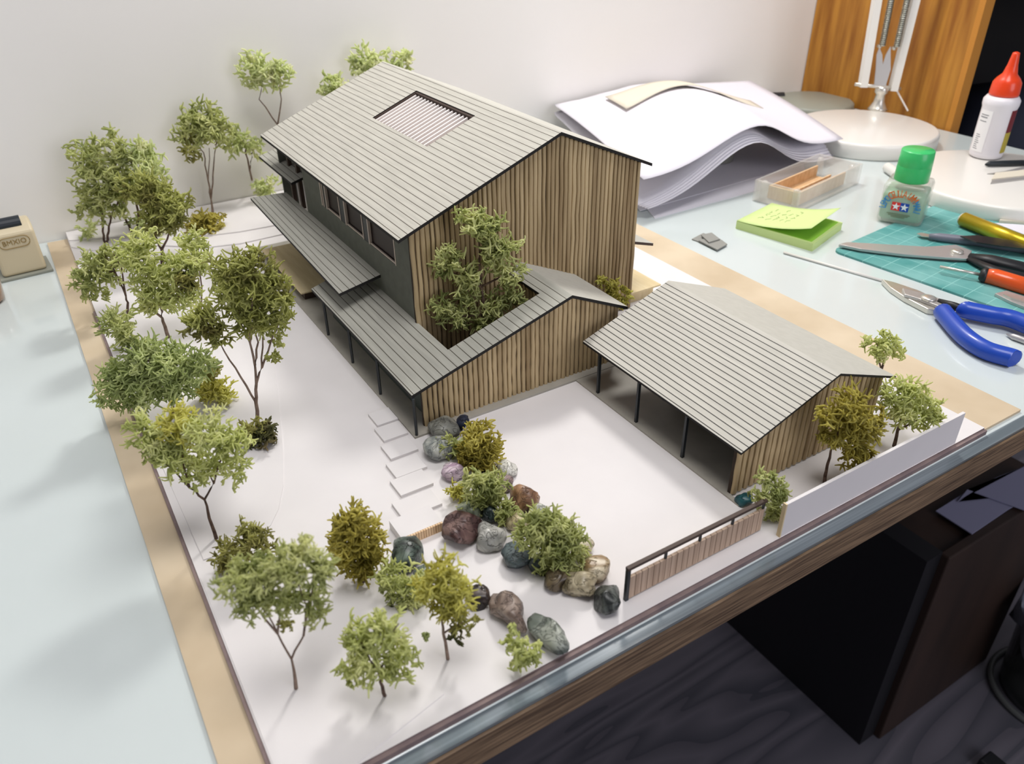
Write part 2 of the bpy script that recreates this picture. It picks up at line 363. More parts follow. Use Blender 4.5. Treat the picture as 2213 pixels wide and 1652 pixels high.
contour([(300, 1300), (455, 1294), (500, 1284), (560, 1270), (650, 1280), (760, 1420), (960, 1500), (760, 1660), (587, 1660)], ZW, .0066)
for i, (yn, xl, xr) in enumerate([(.2768, .2585, .2805), (.2502, .2535, .2785), (.2215, .2475, .2755), (.1938, .2403, .2707), (.170, .2335, .2650), (.1420, .2225, .2590)]):
    b = MB().box((xl, yn, ZW), (xr, yn+.0235, ZW+.0028)); b.m = [0, 0, 1, 0, 0, 1]
    tag(b.obj('stepping_slab', (M['white'], M['white']), bevel=.0003), 'white card step, number %s down from the house porch in the garden path' % ('first', 'second', 'third', 'fourth', 'fifth', 'sixth')[i], 'step', 'white card steps of the garden path')
lst = thing('bottom_step', (.23, .125, ZW), 'lowest and tallest white card step with a pale striped wooden front', 'step')
box('step_top', (.2095, .1165, ZW), (.246, .1405, ZW+.0085), M['white'], lst)
sf = MB()
for k in range(17):
    x = .2085+k*.0022; sf.box((x, .1145, ZW), (x+.0018, .1165, ZW+.0085))
sf.obj('striped_front', M['palewood'], lst)['label'] = 'pale wood strip scored with vertical lines'

# ------------------------------------------------------------------ slat walls
def slatwall(name, x0, x1, n, y, zbot, ztop, parent, m='slat', r=.0021, back=True, wob=.0007, axis='x', pan=True):
    b = MB(); st = (x1-x0)/n; ns = 9; prof = 6
    for i in range(n):
        xc = x0+(i+.5)*st; zt = ztop(xc); zb = zbot(xc) if callable(zbot) else zbot
        ph = random.random()*6; am = wob*(.4+random.random()); w = st*.5*(.80+.12*random.random()); dp = r*(.8+.4*random.random())
        k0 = len(b.v)
        for j in range(ns):
            t = j/(ns-1); z = zb+(zt-zb)*t; xx = xc+am*math.sin(z*120+i*.35)*.32+am*.18*math.sin(z*330+ph*3); ww = w*(1+.09*math.sin(z*260+ph))
            for k in range(prof):
                a = math.pi*k/(prof-1); b.v.append((xx+ww*math.cos(a), y-dp*math.sin(a)**.6, z))
        for j in range(ns-1):
            for k in range(prof-1): b.f.append((k0+j*prof+k, k0+j*prof+k+1, k0+(j+1)*prof+k+1, k0+(j+1)*prof+k)); b.m.append(0)
        b.f.append(tuple(k0+(ns-1)*prof+k for k in range(prof))); b.m.append(0)
        b.f.append(tuple(k0+k for k in range(prof))[::-1]); b.m.append(0)
    if back:
        xs = np.linspace(x0, x1, 25); top = [(x, ztop(x)) for x in xs]; zb = [(x, zbot(x) if callable(zbot) else zbot) for x in xs]
        pts = zb+top[::-1]; m_ = len(pts); k0 = len(b.v)
        b.v += [(p[0], y, p[1]) for p in pts]+[(p[0], y+.003, p[1]) for p in pts]
        b.f += [tuple(k0+i for i in range(m_)), tuple(k0+m_+i for i in range(m_))[::-1]]+[(k0+i, k0+(i+1) % m_, k0+m_+(i+1) % m_, k0+m_+i) for i in range(m_)]; b.m += [1]*(m_+2)
    if axis == 'y': b.v = [(y0_[1], y0_[0], y0_[2]) for y0_ in b.v]
    return b.obj(name, (M[m], M['slatback']), parent)
def slope(xa, za, xb, zb): return lambda x: za+(x-xa)/(xb-xa)*(zb-za)
TH = .0034
def roofquad(b, x0, x1, y0, y1, zf, th=TH, mi=0):
    b.hexa([(x0, y0, zf(x0)-th), (x1, y0, zf(x1)-th), (x1, y1, zf(x1)-th), (x0, y1, zf(x0)-th), (x0, y0, zf(x0)), (x1, y0, zf(x1)), (x1, y1, zf(x1)), (x0, y1, zf(x0))], 1, mi)
# ---- main house
hs = thing('model_house', (.45, .5, ZW), 'two-storey model house with scored grey roofs and a slatted wooden gable wall', 'model house')
YL, YU, YUw, YUf = .2452, .3357, .3425, .7748
zL = slope(.2839, .052, .4645, .1061); zLr = slope(.4645, .1061, .5368, .0731)
zU = slope(.3233, .1651, .5109, .2385); zUr = slope(.5109, .2385, .6349, .1849)
box('floor_slab', (.2810, .2405, ZW), (.5268, .78, ZW+.0022), M['slab'], hs)
lr = MB()
roofquad(lr, .2839, .3391, YL, .5149, zL); roofquad(lr, .3391, .4458, YL, .276, zL); roofquad(lr, .4458, .4645, YL, YUw, zL)
lr.obj('lower_roof', (M['roofL'], M['burn']), hs)['label'] = 'lower scored grey roof wrapped around a courtyard opening'
lr = MB(); roofquad(lr, .4645, .5368, YL, YUw, zLr); lr.obj('lower_roof_back_slope', (M['roofP'], M['burn']), hs)
slatwall('slat_wall', .2965, .5290, 42, YL+.0065, ZW+.002, lambda x: (zL(x) if x < .4645 else zLr(x))-TH, hs, wob=.0006)['label'] = 'lower gable wall of vertical wooden slats'
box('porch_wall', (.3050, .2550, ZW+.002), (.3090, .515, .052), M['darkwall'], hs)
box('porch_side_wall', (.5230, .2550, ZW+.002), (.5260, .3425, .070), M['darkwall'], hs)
for y in (.2425, .3269, .4014, .4758):
    MB().tube([(.2840, y, ZW+.002), (.2840, y, .0495)], .00165, 4).obj('post', M['post'], hs)
# courtyard lining
slatwall('courtyard_wall', .277, .3425, 10, .4480, ZW+.002, lambda x: zL(.448)-TH, hs, axis='y', wob=.0003)
box('courtyard_front_wall', (.3405, .2735, ZW+.002), (.4458, .2755, .0685), M['brown'], hs)
# upper gable slats
slatwall('slat_wall', .3375, .6230, 52, YUw, ZW+.002, lambda x: (zU(x) if x < .5109 else zUr(x))-TH, hs, wob=.0011, r=.0026)['label'] = 'tall upper gable wall of wavy vertical wooden slats'
# west wall with windows
XWL = .3391
box('wall_panel', (XWL, YUw+.003, ZW+.002), (XWL+.003, .665, .1165), M['greywall'], hs)
box('wall_panel', (XWL, YUw+.003, .1165), (XWL+.003, .384, .168), M['greywall'], hs)
box('wall_panel', (XWL, .602, .1165), (XWL+.003, .665, .168), M['greywall'], hs)
for (a, b_) in ((.384, .455), (.469, .523), (.5385, .585), (.592, .601)):
    w = MB().box((XWL-.0004, a, .1165), (XWL+.0026, a+.002, .168)).box((XWL-.0004, b_-.0025, .1165), (XWL+.0026, b_, .168)).box((XWL+.0005, a, .1165), (XWL+.002, b_, .1185)).obj('window', M['lt'], hs)
    box('pane', (XWL+.0030, a+.002, .1165), (XWL+.0042, b_-.0025, .168), M['pane'], w)
for (a, b_) in ((.455, .469), (.523, .5385), (.585, .592)):
    box('mullion', (XWL+.0002, a, .1165), (XWL+.0028, b_, .168), M['post'], hs)
# rear recess
box('recess_wall', (XWL+.018, .665, ZW+.002), (XWL+.021, .765, .170), M['white'], hs)
for y in (.672, .70, .735): box('recess_column', (XWL+.004, y, .08), (XWL+.009, y+.006, .168), M['brown'], hs)
box('east_wall', (.6190, YUw+.003, ZW+.002), (.6220, .765, .186), M['greywall'], hs)
box('rear_wall', (XWL, .762, ZW+.002), (.619, .765, .165), M['greywall'], hs)
# upper roof with skylight
def on_roof(px, py):
    # intersect ray with left slope plane
    k = (.2385-.1651)/(.5109-.3233); d = ray(px, py); o = CAM
    # z = .1651 + k (x-.3233)
    t = (.1651+k*(o[0]-.3233)-o[2])/(d[2]-k*d[0]); return o+d*t
hc = [on_roof(*p) for p in ((803, 255), (900, 196), (1023, 248), (928, 318))]
hx0 = (hc[0][0]+hc[3][0])/2; hx1 = (hc[1][0]+hc[2][0])/2; hy1 = (hc[0][1]+hc[1][1])/2; hy0 = (hc[2][1]+hc[3][1])/2
ur = MB()
for (a, b_, c, d) in ((.3233, hx0, YU, YUf), (hx1, .5109, YU, YUf), (hx0, hx1, YU, hy0), (hx0, hx1, hy1, YUf)): roofquad(ur, a, b_, c, d, zU)
uro = ur.obj('upper_roof', (M['roofU'], M['burn']), hs); uro['label'] = 'large scored grey upper roof slope with a slatted skylight'
sk = MB()
sk.box((hx0, hy0, zU(hx0)-.016), (hx1, hy1, zU(hx0)-.014))
sk.hexa([(hx0-.001, hy0, zU(hx0)-.012), (hx1+.001, hy0, zU(hx1)-.012), (hx1+.001, hy1, zU(hx1)-.012), (hx0-.001, hy1, zU(hx0)-.012),
         (hx0-.001, hy0, zU(hx0)-.0085), (hx1+.001, hy0, zU(hx1)-.0085), (hx1+.001, hy1, zU(hx1)-.0085), (hx0-.001, hy1, zU(hx0)-.0085)])
sk.obj('skylight_board', M['skyin'], uro)
fr = MB()
for (a, b_, c, d) in ((hx1-.0025, hx1, hy0, hy1), (hx0, hx1, hy1-.0025, hy1), (hx0, hx0+.001, hy0, hy1), (hx0, hx1, hy0, hy0+.001)):
    fr.hexa([(a, c, zU(a)-.010), (b_, c, zU(b_)-.010), (b_, d, zU(b_)-.010), (a, d, zU(a)-.010), (a, c, zU(a)-.0012), (b_, c, zU(b_)-.0012), (b_, d, zU(b_)-.0012), (a, d, zU(a)-.0012)])
fr.obj('skylight_frame', M['brown'], uro)
ns = 17; ls = MB()
for k in range(ns):
    y = hy0+(k+.5)*(hy1-hy0)/ns
    ls.hexa([(hx0, y-.0013, zU(hx0)-.007), (hx1-.003, y-.0013, zU(hx1-.003)-.007), (hx1-.003, y+.0013, zU(hx1-.003)-.007), (hx0, y+.0013, zU(hx0)-.007),
             (hx0, y-.0013, zU(hx0)-.003), (hx1-.003, y-.0013, zU(hx1-.003)-.003), (hx1-.003, y+.0013, zU(hx1-.003)-.003), (hx0, y+.0013, zU(hx0)-.003)])
ls.obj('skylight_slats', M['whiteslat'], uro)['label'] = 'row of thin white louvre slats'
ur = MB(); roofquad(ur, .5109, .6349, YU, YUf, zUr); ur.obj('upper_roof_back_slope', (M['roofP'], M['burn']), hs)
# canopies on the west side
zi = .088; a = RY(733, 635, .4322); xo, zo = a[0], a[2]
zc = slope(xo, zo, XWL, zi)
cn = MB(); b2 = RY(597, 417, .80)
fy = .755
dz_ = .012
cn.hexa([(xo, .4322, zo-TH), (XWL, .4322, zi-TH), (XWL, fy, zi-TH), (xo, fy, zo+dz_-TH), (xo, .4322, zo), (XWL, .4322, zi), (XWL, fy, zi), (xo, fy, zo+dz_)], 1, 0)
cn.obj('canopy', (M['roofL'], M['burn']), hs)['label'] = 'long grey canopy sloping out between the two storeys'
zc2 = slope(.3275, .1245, .3535, .1315)
cn = MB(); roofquad(cn, .3275, .3535, .68, .82, zc2); cn.obj('canopy', (M['roofL'], M['burn']), hs)['label'] = 'short upper canopy tucked under the far end of the main roof'
zc3 = slope(.622, .092, .655, .082)
cn = MB(); roofquad(cn, .622, .655, .345, .42, zc3); cn.obj('canopy', (M['roofP'], M['brown']), hs)['label'] = 'small canopy sticking out of the right-hand wall'
# terrace block on the left
tb = thing('terrace_block', (.285, .62, ZW), 'flat beige card terrace beside the far end of the house porch', 'terrace block')
c4 = [R(x, y, .020) for x, y in ((564, 540), (652, 634))]
tx0 = (c4[0][0]+c4[1][0])/2; ty1 = c4[0][1]; ty0 = c4[1][1]
box('terrace_top', (tx0, ty0, .018), (.333, ty1, .020), M['deck'], tb, bevel=.0004)
box('terrace_base', (tx0+.005, ty0+.004, ZW+.0022), (.331, ty1-.004, .018), M['brown'], tb)
tb2 = thing('side_platform', (.64, .36, ZW), 'small beige card platform behind the right corner of the house gable', 'platform')
c5 = R(1412, 610, .022)
box('platform_top', (.626, c5[1]-.01, .020), (c5[0]+.004, c5[1]+.09, .022), M['deck'], tb2)
box('platform_base', (.628, c5[1]-.005, ZW), (c5[0]-.004, c5[1]+.08, .020), M['deck'], tb2)
# ---- garage
gs = thing('model_garage', (.56, .12, ZW), 'low open-sided model garage with a closely scored grey gable roof and dark posts', 'model garage')
zG = slope(.4713, .0567, .5804, .0962); zGr = slope(.5804, .0962, .6665, .0640)
GY0, GY1 = .0144, .2342
MB().box((.4690, .0060, ZW), (.4735, .2425, ZW+.0016)).box((.4735, .0195, ZW), (.658, .2425, ZW+.0016)).obj('floor_slab', M['slab'], gs)
g = MB(); roofquad(g, .4713, .5804, GY0, GY1, zG, .0024); g.obj('roof_front_slope', (M['roofG'], M['burn']), gs)['label'] = 'front roof slope scored with dark lines'
g = MB(); roofquad(g, .5804, .6665, GY0, GY1, zGr, .0024); g.obj('roof_back_slope', (M['roofP'], M['burn']), gs)['label'] = 'plain grey back roof slope'
slatwall('slat_wall', .4735, .6560, 27, GY0+.0065, ZW+.0016, lambda x: (zG(x) if x < .5804 else zGr(x))-.0024, gs, wob=.0003, r=.0024)['label'] = 'gable wall of vertical wooden slats'
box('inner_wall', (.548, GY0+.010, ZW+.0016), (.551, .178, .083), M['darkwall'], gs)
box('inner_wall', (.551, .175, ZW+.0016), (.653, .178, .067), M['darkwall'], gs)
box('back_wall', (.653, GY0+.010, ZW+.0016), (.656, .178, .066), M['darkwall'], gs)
for y in (.2084, .147, .0811): box('post', (.4722, y-.0013, ZW+.0016), (.4750, y+.0013, .0555), M['post'], gs)
# ---- gate and wall
gt = thing('sliding_gate', (.394, -.0234, ZW), 'low brown boarded sliding gate with a top rail along the front edge of the model', 'gate')
gp = MB(); nb = 24; gx0, gx1 = .3245, .4630
for k in range(nb):
    x = gx0+.002+k*(gx1-gx0-.002)/nb; gp.box((x, -.0245, ZW+.0012), (x+(gx1-gx0-.002)/nb-.0005, -.0222, .0292))
gp.box((gx0+.002, -.0238, ZW+.001), (gx1, -.0226, .0289), 1)
gp.obj('gate_panel', (M['gatewood'], M['brown']), gt)['label'] = 'panel of vertical brown boards'
MB().hexa([(gx0-.001, -.0250, .0370), (gx1+.001, -.0250, .0360), (gx1+.001, -.0218, .0360), (gx0-.001, -.0218, .0370), (gx0-.001, -.0250, .0395), (gx1+.001, -.0250, .0385), (gx1+.001, -.0218, .0385), (gx0-.001, -.0218, .0395)]).obj('top_rail', M['brown'], gt)
for x in (gx0+.035, gx0+.069, gx0+.103, gx1-.002): box('bracket', (x, -.0240, .0290), (x+.002, -.0226, .0368), M['post'], gt)
box('end_post', (gx0-.001, -.0248, ZW), (gx0+.0018, -.0220, .0372), M['post'], gt)
bw = thing('boundary_wall', (.585, -.037, ZW), 'straight white card wall along the front right edge of the model base', 'wall')
box('wall_face', (.4710, -.0385, ZW), (.7020, -.0358, .0405), M['white'], bw)
box('wall_end', (.4696, -.0385, ZW), (.4710, -.0350, .0405), M['deck'], bw)['label'] = 'tan end face'
# ------------------------------------------------------------------ rocks
def stonemat(c0, c1, seed):
    m, nt, b, L = mk('stone_surface'); b.inputs['Roughness'].default_value = .38
    v = coord(nt); of = N(nt, 'ShaderNodeVectorMath', operation='ADD'); L.new(v, of.inputs[0]); of.inputs[1].default_value = (seed*1.3, seed*.7, 0)
    n1 = N(nt, 'ShaderNodeTexNoise', Scale=46., Detail=9., Distortion=1.6); L.new(of.outputs[0], n1.inputs['Vector'])
    r_ = N(nt, 'ShaderNodeValToRGB'); e = r_.color_ramp.elements; e[0].position = .42; e[1].position = .60; e[0].color = C3(c0); e[1].color = C3(c1); L.new(n1.outputs['Fac'], r_.inputs['Fac'])
    n2 = N(nt, 'ShaderNodeTexNoise', Scale=62., Detail=4., Distortion=2.2); L.new(of.outputs[0], n2.inputs['Vector'])
    a = N(nt, 'ShaderNodeMath', operation='SUBTRACT'); L.new(n2.outputs['Fac'], a.inputs[0]); a.inputs[1].default_value = .5
    ab = N(nt, 'ShaderNodeMath', operation='ABSOLUTE'); L.new(a.outputs[0], ab.inputs[0])
    lt = N(nt, 'ShaderNodeMapRange'); lt.inputs['From Min'].default_value = .0; lt.inputs['From Max'].default_value = .03; L.new(ab.outputs[0], lt.inputs['Value'])
    iv = N(nt, 'ShaderNodeMath', operation='SUBTRACT'); iv.inputs[0].default_value = 1; L.new(lt.outputs[0], iv.inputs[1])
    mu = N(nt, 'ShaderNodeMath', operation='MULTIPLY'); L.new(iv.outputs[0], mu.inputs[0]); mu.inputs[1].default_value = .30
    mx = N(nt, 'ShaderNodeMix', data_type='RGBA'); L.new(mu.outputs[0], mx.inputs['Factor']); L.new(r_.outputs['Color'], mx.inputs['A']); mx.inputs['B'].default_value = C3([q*.55 for q in c0])
    L.new(mx.outputs['Result'], b.inputs['Base Color'])
    bp = N(nt, 'ShaderNodeBump', Strength=.7, Distance=.0012); L.new(lt.outputs[0], bp.inputs['Height']); L.new(bp.outputs['Normal'], b.inputs['Normal'])
    return m
def rock(px, py, w, h, cols, label, rot=0, zc=ZW, sx=1., flat=.8, rough=.16, seed=0, elong=1.):
    c = R(px, py, zc+.006); dep = PJ(c)[2]; w *= 1.16; h *= 1.16; rad = w/2/F_PX*dep; hh = h/2/F_PX*dep
    bm = bmesh.new(); bmesh.ops.create_icosphere(bm, subdivisions=3, radius=1.)
    a = math.radians(rot); rv = min(hh*1.02, rad*1.25)
    zr = rad*flat*min(1., h/w+.15)
    rs = random.Random(seed*17+3); pl_ = []
    for _ in range(9):
        q_ = Vector((rs.gauss(0, 1), rs.gauss(0, 1), rs.gauss(0, .8))).normalized(); pl_.append((q_, rs.uniform(.62, .88)))
    for v in bm.verts:
        for q_, of_ in pl_:
            dd_ = v.co.dot(q_)-of_
            if dd_ > 0: v.co = v.co-q_*dd_*.88
        n_ = noise.noise(v.co*1.1+Vector((seed*3.7, seed, 5)))*rough*1.7+noise.noise(v.co*2.6+Vector((seed, 9, 1)))*rough*.6+noise.noise(v.co*6+Vector((seed, 2, 7)))*rough*.18
        p = v.co*(1+n_); p.x *= rad; p.y *= rad*elong; p.z *= zr
        x = p.x*math.cos(a)-p.y*math.sin(a); y = p.x*math.sin(a)+p.y*math.cos(a); v.co = (x, y, max(p.z, -zr*.72))
    V = [np.array(v.co) for v in bm.verts]; Fc = [tuple(v.index for v in f.verts) for f in bm.faces]; bm.free()
    zmin = min(v[2] for v in V); c = R(px, py, zc-zmin)
    V = [v+np.array([c[0], c[1], zc-zmin]) for v in V]
    cols = [[.78*q_+.22*(sum(cc_)/3)*(1.0) for q_ in cc_] for cc_ in cols]
    m = stonemat(cols[0], cols[1], seed)
    return tag(newobj('stone', V, Fc, m, smooth=True), label, 'stone', 'stones of the rock garden')
K = [
 (962, 922, 62, 42, ((96, 98, 92), (140, 140, 128)), 'grey-brown stone under the porch corner post of the house', 20, 1.1),
 (1003, 916, 34, 34, ((24, 34, 58), (40, 54, 84)), 'small dark navy stone behind the tall mustard bush', 0, 1),
 (1018, 935, 44, 34, ((176, 168, 184), (200, 194, 204)), 'pale lilac stone half hidden behind the mustard bush', 0, 1),
 (951, 965, 58, 74, ((128, 134, 130), (178, 180, 170)), 'large light grey stone nearest the porch corner', 0, 1.1),
 (979, 1019, 42, 50, ((160, 128, 152), (206, 184, 196)), 'rounded pink-lilac stone left of the mustard bush', 0, 1.1),
 (1095, 1012, 40, 50, ((196, 194, 180), (216, 214, 202)), 'pale cream stone right of the mustard bush', 0, 1.1),
 (1090, 1046, 38, 44, ((96, 74, 74), (150, 126, 122)), 'mauve-brown stone above the orange-brown block stone', 0, 1),
 (1132, 1078, 58, 52, ((118, 78, 50), (176, 128, 88)), 'blocky orange-brown stone in the middle of the rock garden', 30, 1),
 (1012, 1103, 50, 40, ((126, 140, 112), (166, 174, 146)), 'pale greenish stone under the yellow brush tuft', 0, 1),
 (1165, 1108, 40, 38, ((180, 182, 168), (204, 204, 190)), 'pale stone below the orange-brown block stone', 0, 1),
 (999, 1144, 76, 56, ((74, 44, 44), (134, 100, 92)), 'maroon-brown stone beside the striped bottom step', 10, 1),
 (1060, 1112, 38, 40, ((22, 40, 40), (44, 62, 58)), 'small dark teal stone between the maroon and light grey stones', 0, 1),
 (1060, 1160, 58, 74, ((140, 140, 134), (186, 184, 176)), 'upright light grey stone right of the maroon stone', 0, 1.1),
 (1118, 1130, 46, 48, ((190, 170, 116), (216, 202, 158)), 'cream-yellow stone among green moss', 0, 1),
 (1118, 1200, 60, 48, ((44, 58, 64), (84, 100, 102)), 'dark slate stone right of the light grey upright stone', 0, 1),
 (1166, 1216, 46, 42, ((34, 44, 48), (64, 76, 76)), 'small charcoal stone under the large green bush', 0, 1),
 (1262, 1184, 44, 44, ((196, 180, 140), (220, 208, 176)), 'small cream stone behind the spotted stone', 0, 1),
 (1289, 1228, 62, 54, ((150, 118, 74), (216, 200, 164)), 'cream stone spotted with brown next to the gate stone', 0, 1),
 (1205, 1252, 58, 40, ((72, 58, 40), (116, 98, 66)), 'dark brown stone under the lower end of the large green bush', 0, 1),
 (1250, 1262, 72, 46, ((110, 96, 64), (200, 184, 146)), 'mottled cream and brown stone beside the black stone', -20, 1),
 (1313, 1294, 66, 74, ((26, 32, 30), (92, 98, 92)), 'largest black-green stone at the left end of the gate', 0, 1.),
 (874, 1198, 76, 56, ((26, 38, 32), (104, 122, 108)), 'big dark green stone behind the mustard moss tree', -10, 1.05),
 (915, 1240, 36, 36, ((110, 124, 108), (150, 160, 144)), 'small grey-green stone next to the big dark green stone', 0, 1),
 (1034, 1293, 54, 42, ((40, 28, 26), (84, 66, 58)), 'dark brown stone starting the short row of three', 0, 1),
 (1098, 1322, 104, 58, ((112, 90, 78), (160, 138, 122)), 'wrinkled tan-brown stone in the middle of the short row of three', 100, .52),
 (1183, 1368, 108, 58, ((98, 108, 96), (156, 162, 148)), 'elongated grey-green stone ending the short row of three', 96, .50),
 (1606, 1080, 34, 24, ((6, 70, 80), (14, 92, 100)), 'small teal stone at the foot of the garage corner', 0, 1),
]
for i, (x, y, w, h, c, lb, rot, el) in enumerate(K): rock(x, y, w, h, c, lb, rot, seed=i+1, elong=el, rough=.2 if i in (7, 10, 12, 24, 25) else .14)

# ------------------------------------------------------------------ moss foliage
def strands(P, D, Ln, rad, segs, curl, sides=3, taper=.45):
    n = len(P); P = P.copy(); D = D/np.linalg.norm(D, axis=1, keepdims=True)
    ax = rng.normal(size=(n, 3)); ax -= (ax*D).sum(1, keepdims=True)*D; ax /= np.linalg.norm(ax, axis=1, keepdims=True)
    cur = rng.normal(0, curl, n)[:, None]; st = (Ln/segs)[:, None]; rings = []
    for k in range(segs+1):
        a = np.cross(D, ax); a /= np.linalg.norm(a, axis=1, keepdims=True)+1e-9; b = np.cross(D, a)
        r = (rad*(1-(1-taper)*k/segs))[:, None]
        rings.append(np.stack([P+r*(math.cos(2*math.pi*j/sides)*a+math.sin(2*math.pi*j/sides)*b*.8) for j in range(sides)], 1))
        if k < segs:
            P = P+D*st; ang = cur/segs
            D = D*np.cos(ang)+np.cross(ax, D)*np.sin(ang); D = D+rng.normal(0, .10, D.shape); D /= np.linalg.norm(D, axis=1, keepdims=True); ax -= (ax*D).sum(1, keepdims=True)*D; ax /= np.linalg.norm(ax, axis=1, keepdims=True)
    V = np.stack(rings, 1)   # n, segs+1, sides, 3
    base = np.arange(n)[:, None]*(segs+1)*sides; fs = []
    for k in range(segs):
        for j in range(sides):
            j2 = (j+1) % sides; fs.append(np.concatenate([base+k*sides+j, base+k*sides+j2, base+(k+1)*sides+j2, base+(k+1)*sides+j], 1))
    return V.reshape(-1, 3), np.stack(fs, 1).reshape(-1, 4), P, D
def moss(blobs, px, dens=1., thick=1., curl=1.3, spread=.9, fl=1.):
    fl *= 1.18; thick *= 1.12; dens *= .88
    """blobs: (centre, radius) ; px: size of one pixel there"""
    Vs, Fs, off = [], [], 0
    for c, r in blobs:
        rp = r/px; n = max(14, int(dens*.036*rp**2))
        u = rng.normal(size=(n, 3)); u /= np.linalg.norm(u, axis=1, keepdims=True)
        rr = r*rng.uniform(.1, .72, n)[:, None]; P = c+u*rr*np.array([1, 1, .9]); D = u+rng.normal(0, .45, u.shape)
        L1 = np.full(n, 13*px*fl)*rng.uniform(.6, 1.4, n); L1 = np.minimum(L1, r*.5)
        V, F, E, D2 = strands(P, D, L1, np.full(n, 2.7*px*thick), 4, curl*.9, taper=.8)
        Vs.append(V); Fs.append(F+off); off += len(V)
        m = 4; E2 = np.repeat(E, m, 0); DD = np.repeat(D2, m, 0)+rng.normal(0, spread, (n*m, 3)); L2 = np.full(n*m, 17*px*fl)*rng.uniform(.5, 1.3, n*m); L2 = np.minimum(L2, r*.62)
        V, F, E, D2 = strands(E2, DD, L2, np.full(n*m, 2.6*px*thick), 5, curl*1.5, taper=.5)
        Vs.append(V); Fs.append(F+off); off += len(V)
    return np.concatenate(Vs), np.concatenate(Fs)
def quickmesh(name, V, F, m, parent):
    o0 = ORG[parent.name]; me = bpy.data.meshes.new(name); V = (V-o0).astype(np.float32)
    me.vertices.add(len(V)); me.vertices.foreach_set('co', V.ravel()); me.loops.add(F.size); me.loops.foreach_set('vertex_index', F.ravel().astype(np.int32))
    me.polygons.add(len(F)); me.polygons.foreach_set('loop_start', (np.arange(len(F))*4).astype(np.int32)); me.polygons.foreach_set('use_smooth', np.ones(len(F), bool))
    me.materials.append(m); me.update(calc_edges=True); me.validate()
    o = bpy.data.objects.new(name, me); COL.objects.link(o); o.parent = parent; ORG[o.name] = o0; return o
HN = np.array([FW[0], FW[1], 0]); HN /= np.linalg.norm(HN)
def onplane(px, py, B, dd=0.):
    d = ray(px, py); t = ((B-CAM)@HN)/(d@HN); P = CAM+d*t
    P = P+d/np.linalg.norm(d)*dd
    if P[1] > .955: P = CAM+d*((.955-CAM[1])/d[1])
    return P
def tree(base, blobs, pal, label, trunk=None, zc=ZW, name='moss_tree', cat='model tree', group='moss trees of the model', dens=1., thick=1., curl=1.3, bark='bark', B=None, tw=1., extra=None, fl=1., jit=.5):
    if B is None: B = R(base[0], base[1], zc)
    B = np.array(B); t = thing(name, B, label, cat, group); pxs = PJ(B)[2]/F_PX
    groups = {}
    cs = []
    for bl in blobs:
        r = bl[2]*pxs; dd = random.uniform(-jit, jit)*r; c = onplane(bl[0], bl[1], B, dd)
        if c[2]-r*.8 < zc: c[2] = max(c[2], zc+r*.55)
        cs.append(c); groups.setdefault(bl[3] if len(bl) > 3 else pal, []).append((c, r*1.12))
    for g_, bl in groups.items():
        V, F = moss(bl, pxs, dens, thick, curl, fl=fl); V[:, 2] = np.maximum(V[:, 2], zc+.0004); V[:, 1] = np.minimum(V[:, 1], YW-.003)
        quickmesh('foliage', V, F, G[g_], t)
    if trunk is not None:
        b = MB(); w = 3.3*pxs*tw
        for path in trunk:      # each path: list of px points; first may be 'base'
            P = [B if p == 0 else (cs[p[1]] if p[0] == 'b' else onplane(p[0], p[1], B)) for p in path]
            Q = [P[0]]
            for i in range(len(P)-1):
                for s_ in (1/3, 2/3, 1):
                    q_ = P[i]+(P[i+1]-P[i])*s_; Q.append(q_+(rng.normal(0, 1.1*pxs, 3) if s_ < 1 else 0))
            w0 = w*(1.35 if path[0] == 0 else .8); w1 = w*(.7 if path[0] == 0 else .3)
            b.tube(Q, [w0+(w1-w0)*i/(len(Q)-1) for i in range(len(Q))], 6)
        b.obj('trunk', M[bark], t, smooth=True)
    return t
def bt(*i): return [('b', k) for k in i]
SH = dict(name='moss_shrub', cat='model shrub', group='moss shrubs of the model')
# -- foreground trees
tree((640, 1490), [(515, 1262, 42), (570, 1240, 48), (632, 1222, 46), (690, 1228, 34), (550, 1300, 38), (610, 1290, 34), (668, 1296, 30), (692, 1328, 22), (655, 1190, 22), (612, 1352, 14, 'olive')], 'green',
     'light green forked moss tree in the front left corner, before an olive shrub', [[0, (630, 1425)], [(630, 1425), (600, 1370), (570, 1320), ('b', 1)], [(630, 1425), (656, 1375), (662, 1310), ('b', 2)], [(600, 1370), (605, 1320), ('b', 5)], [(656, 1375), ('b', 6), ('b', 3)], [(600, 1370), ('b', 0)]], bark='barkp')
tree((832, 1505), [(778, 1385, 42), (828, 1362, 38), (800, 1428, 44), (858, 1400, 34), (872, 1436, 26), (752, 1440, 22), (765, 1465, 18), (840, 1450, 26)], 'pale',
     'short pale green moss tree with an open crown, nearest the front edge', [[0, (822, 1475), (818, 1450)], [(818, 1450), (812, 1405), ('b', 1)], [(818, 1450), ('b', 2), ('b', 0)], [(818, 1450), ('b', 3)], [(812, 1405), (862, 1348)]], dens=.75, thick=1.25)
tree((968, 1425), [(955, 1240, 40), (985, 1285, 42), (960, 1310, 32), (925, 1275, 28), (1000, 1345, 24, 'olive'), (985, 1375, 16, 'dark'), (920, 1375, 8, 'blue')], 'ygreen',
     'yellow-green moss tree on a thin pale stem right of the short front tree', [[0, (958, 1370), (955, 1330)], [(955, 1330), ('b', 1)], [(955, 1330), ('b', 0)], [(958, 1370), ('b', 4)]], bark='barkp', tw=.9, thick=1.1)
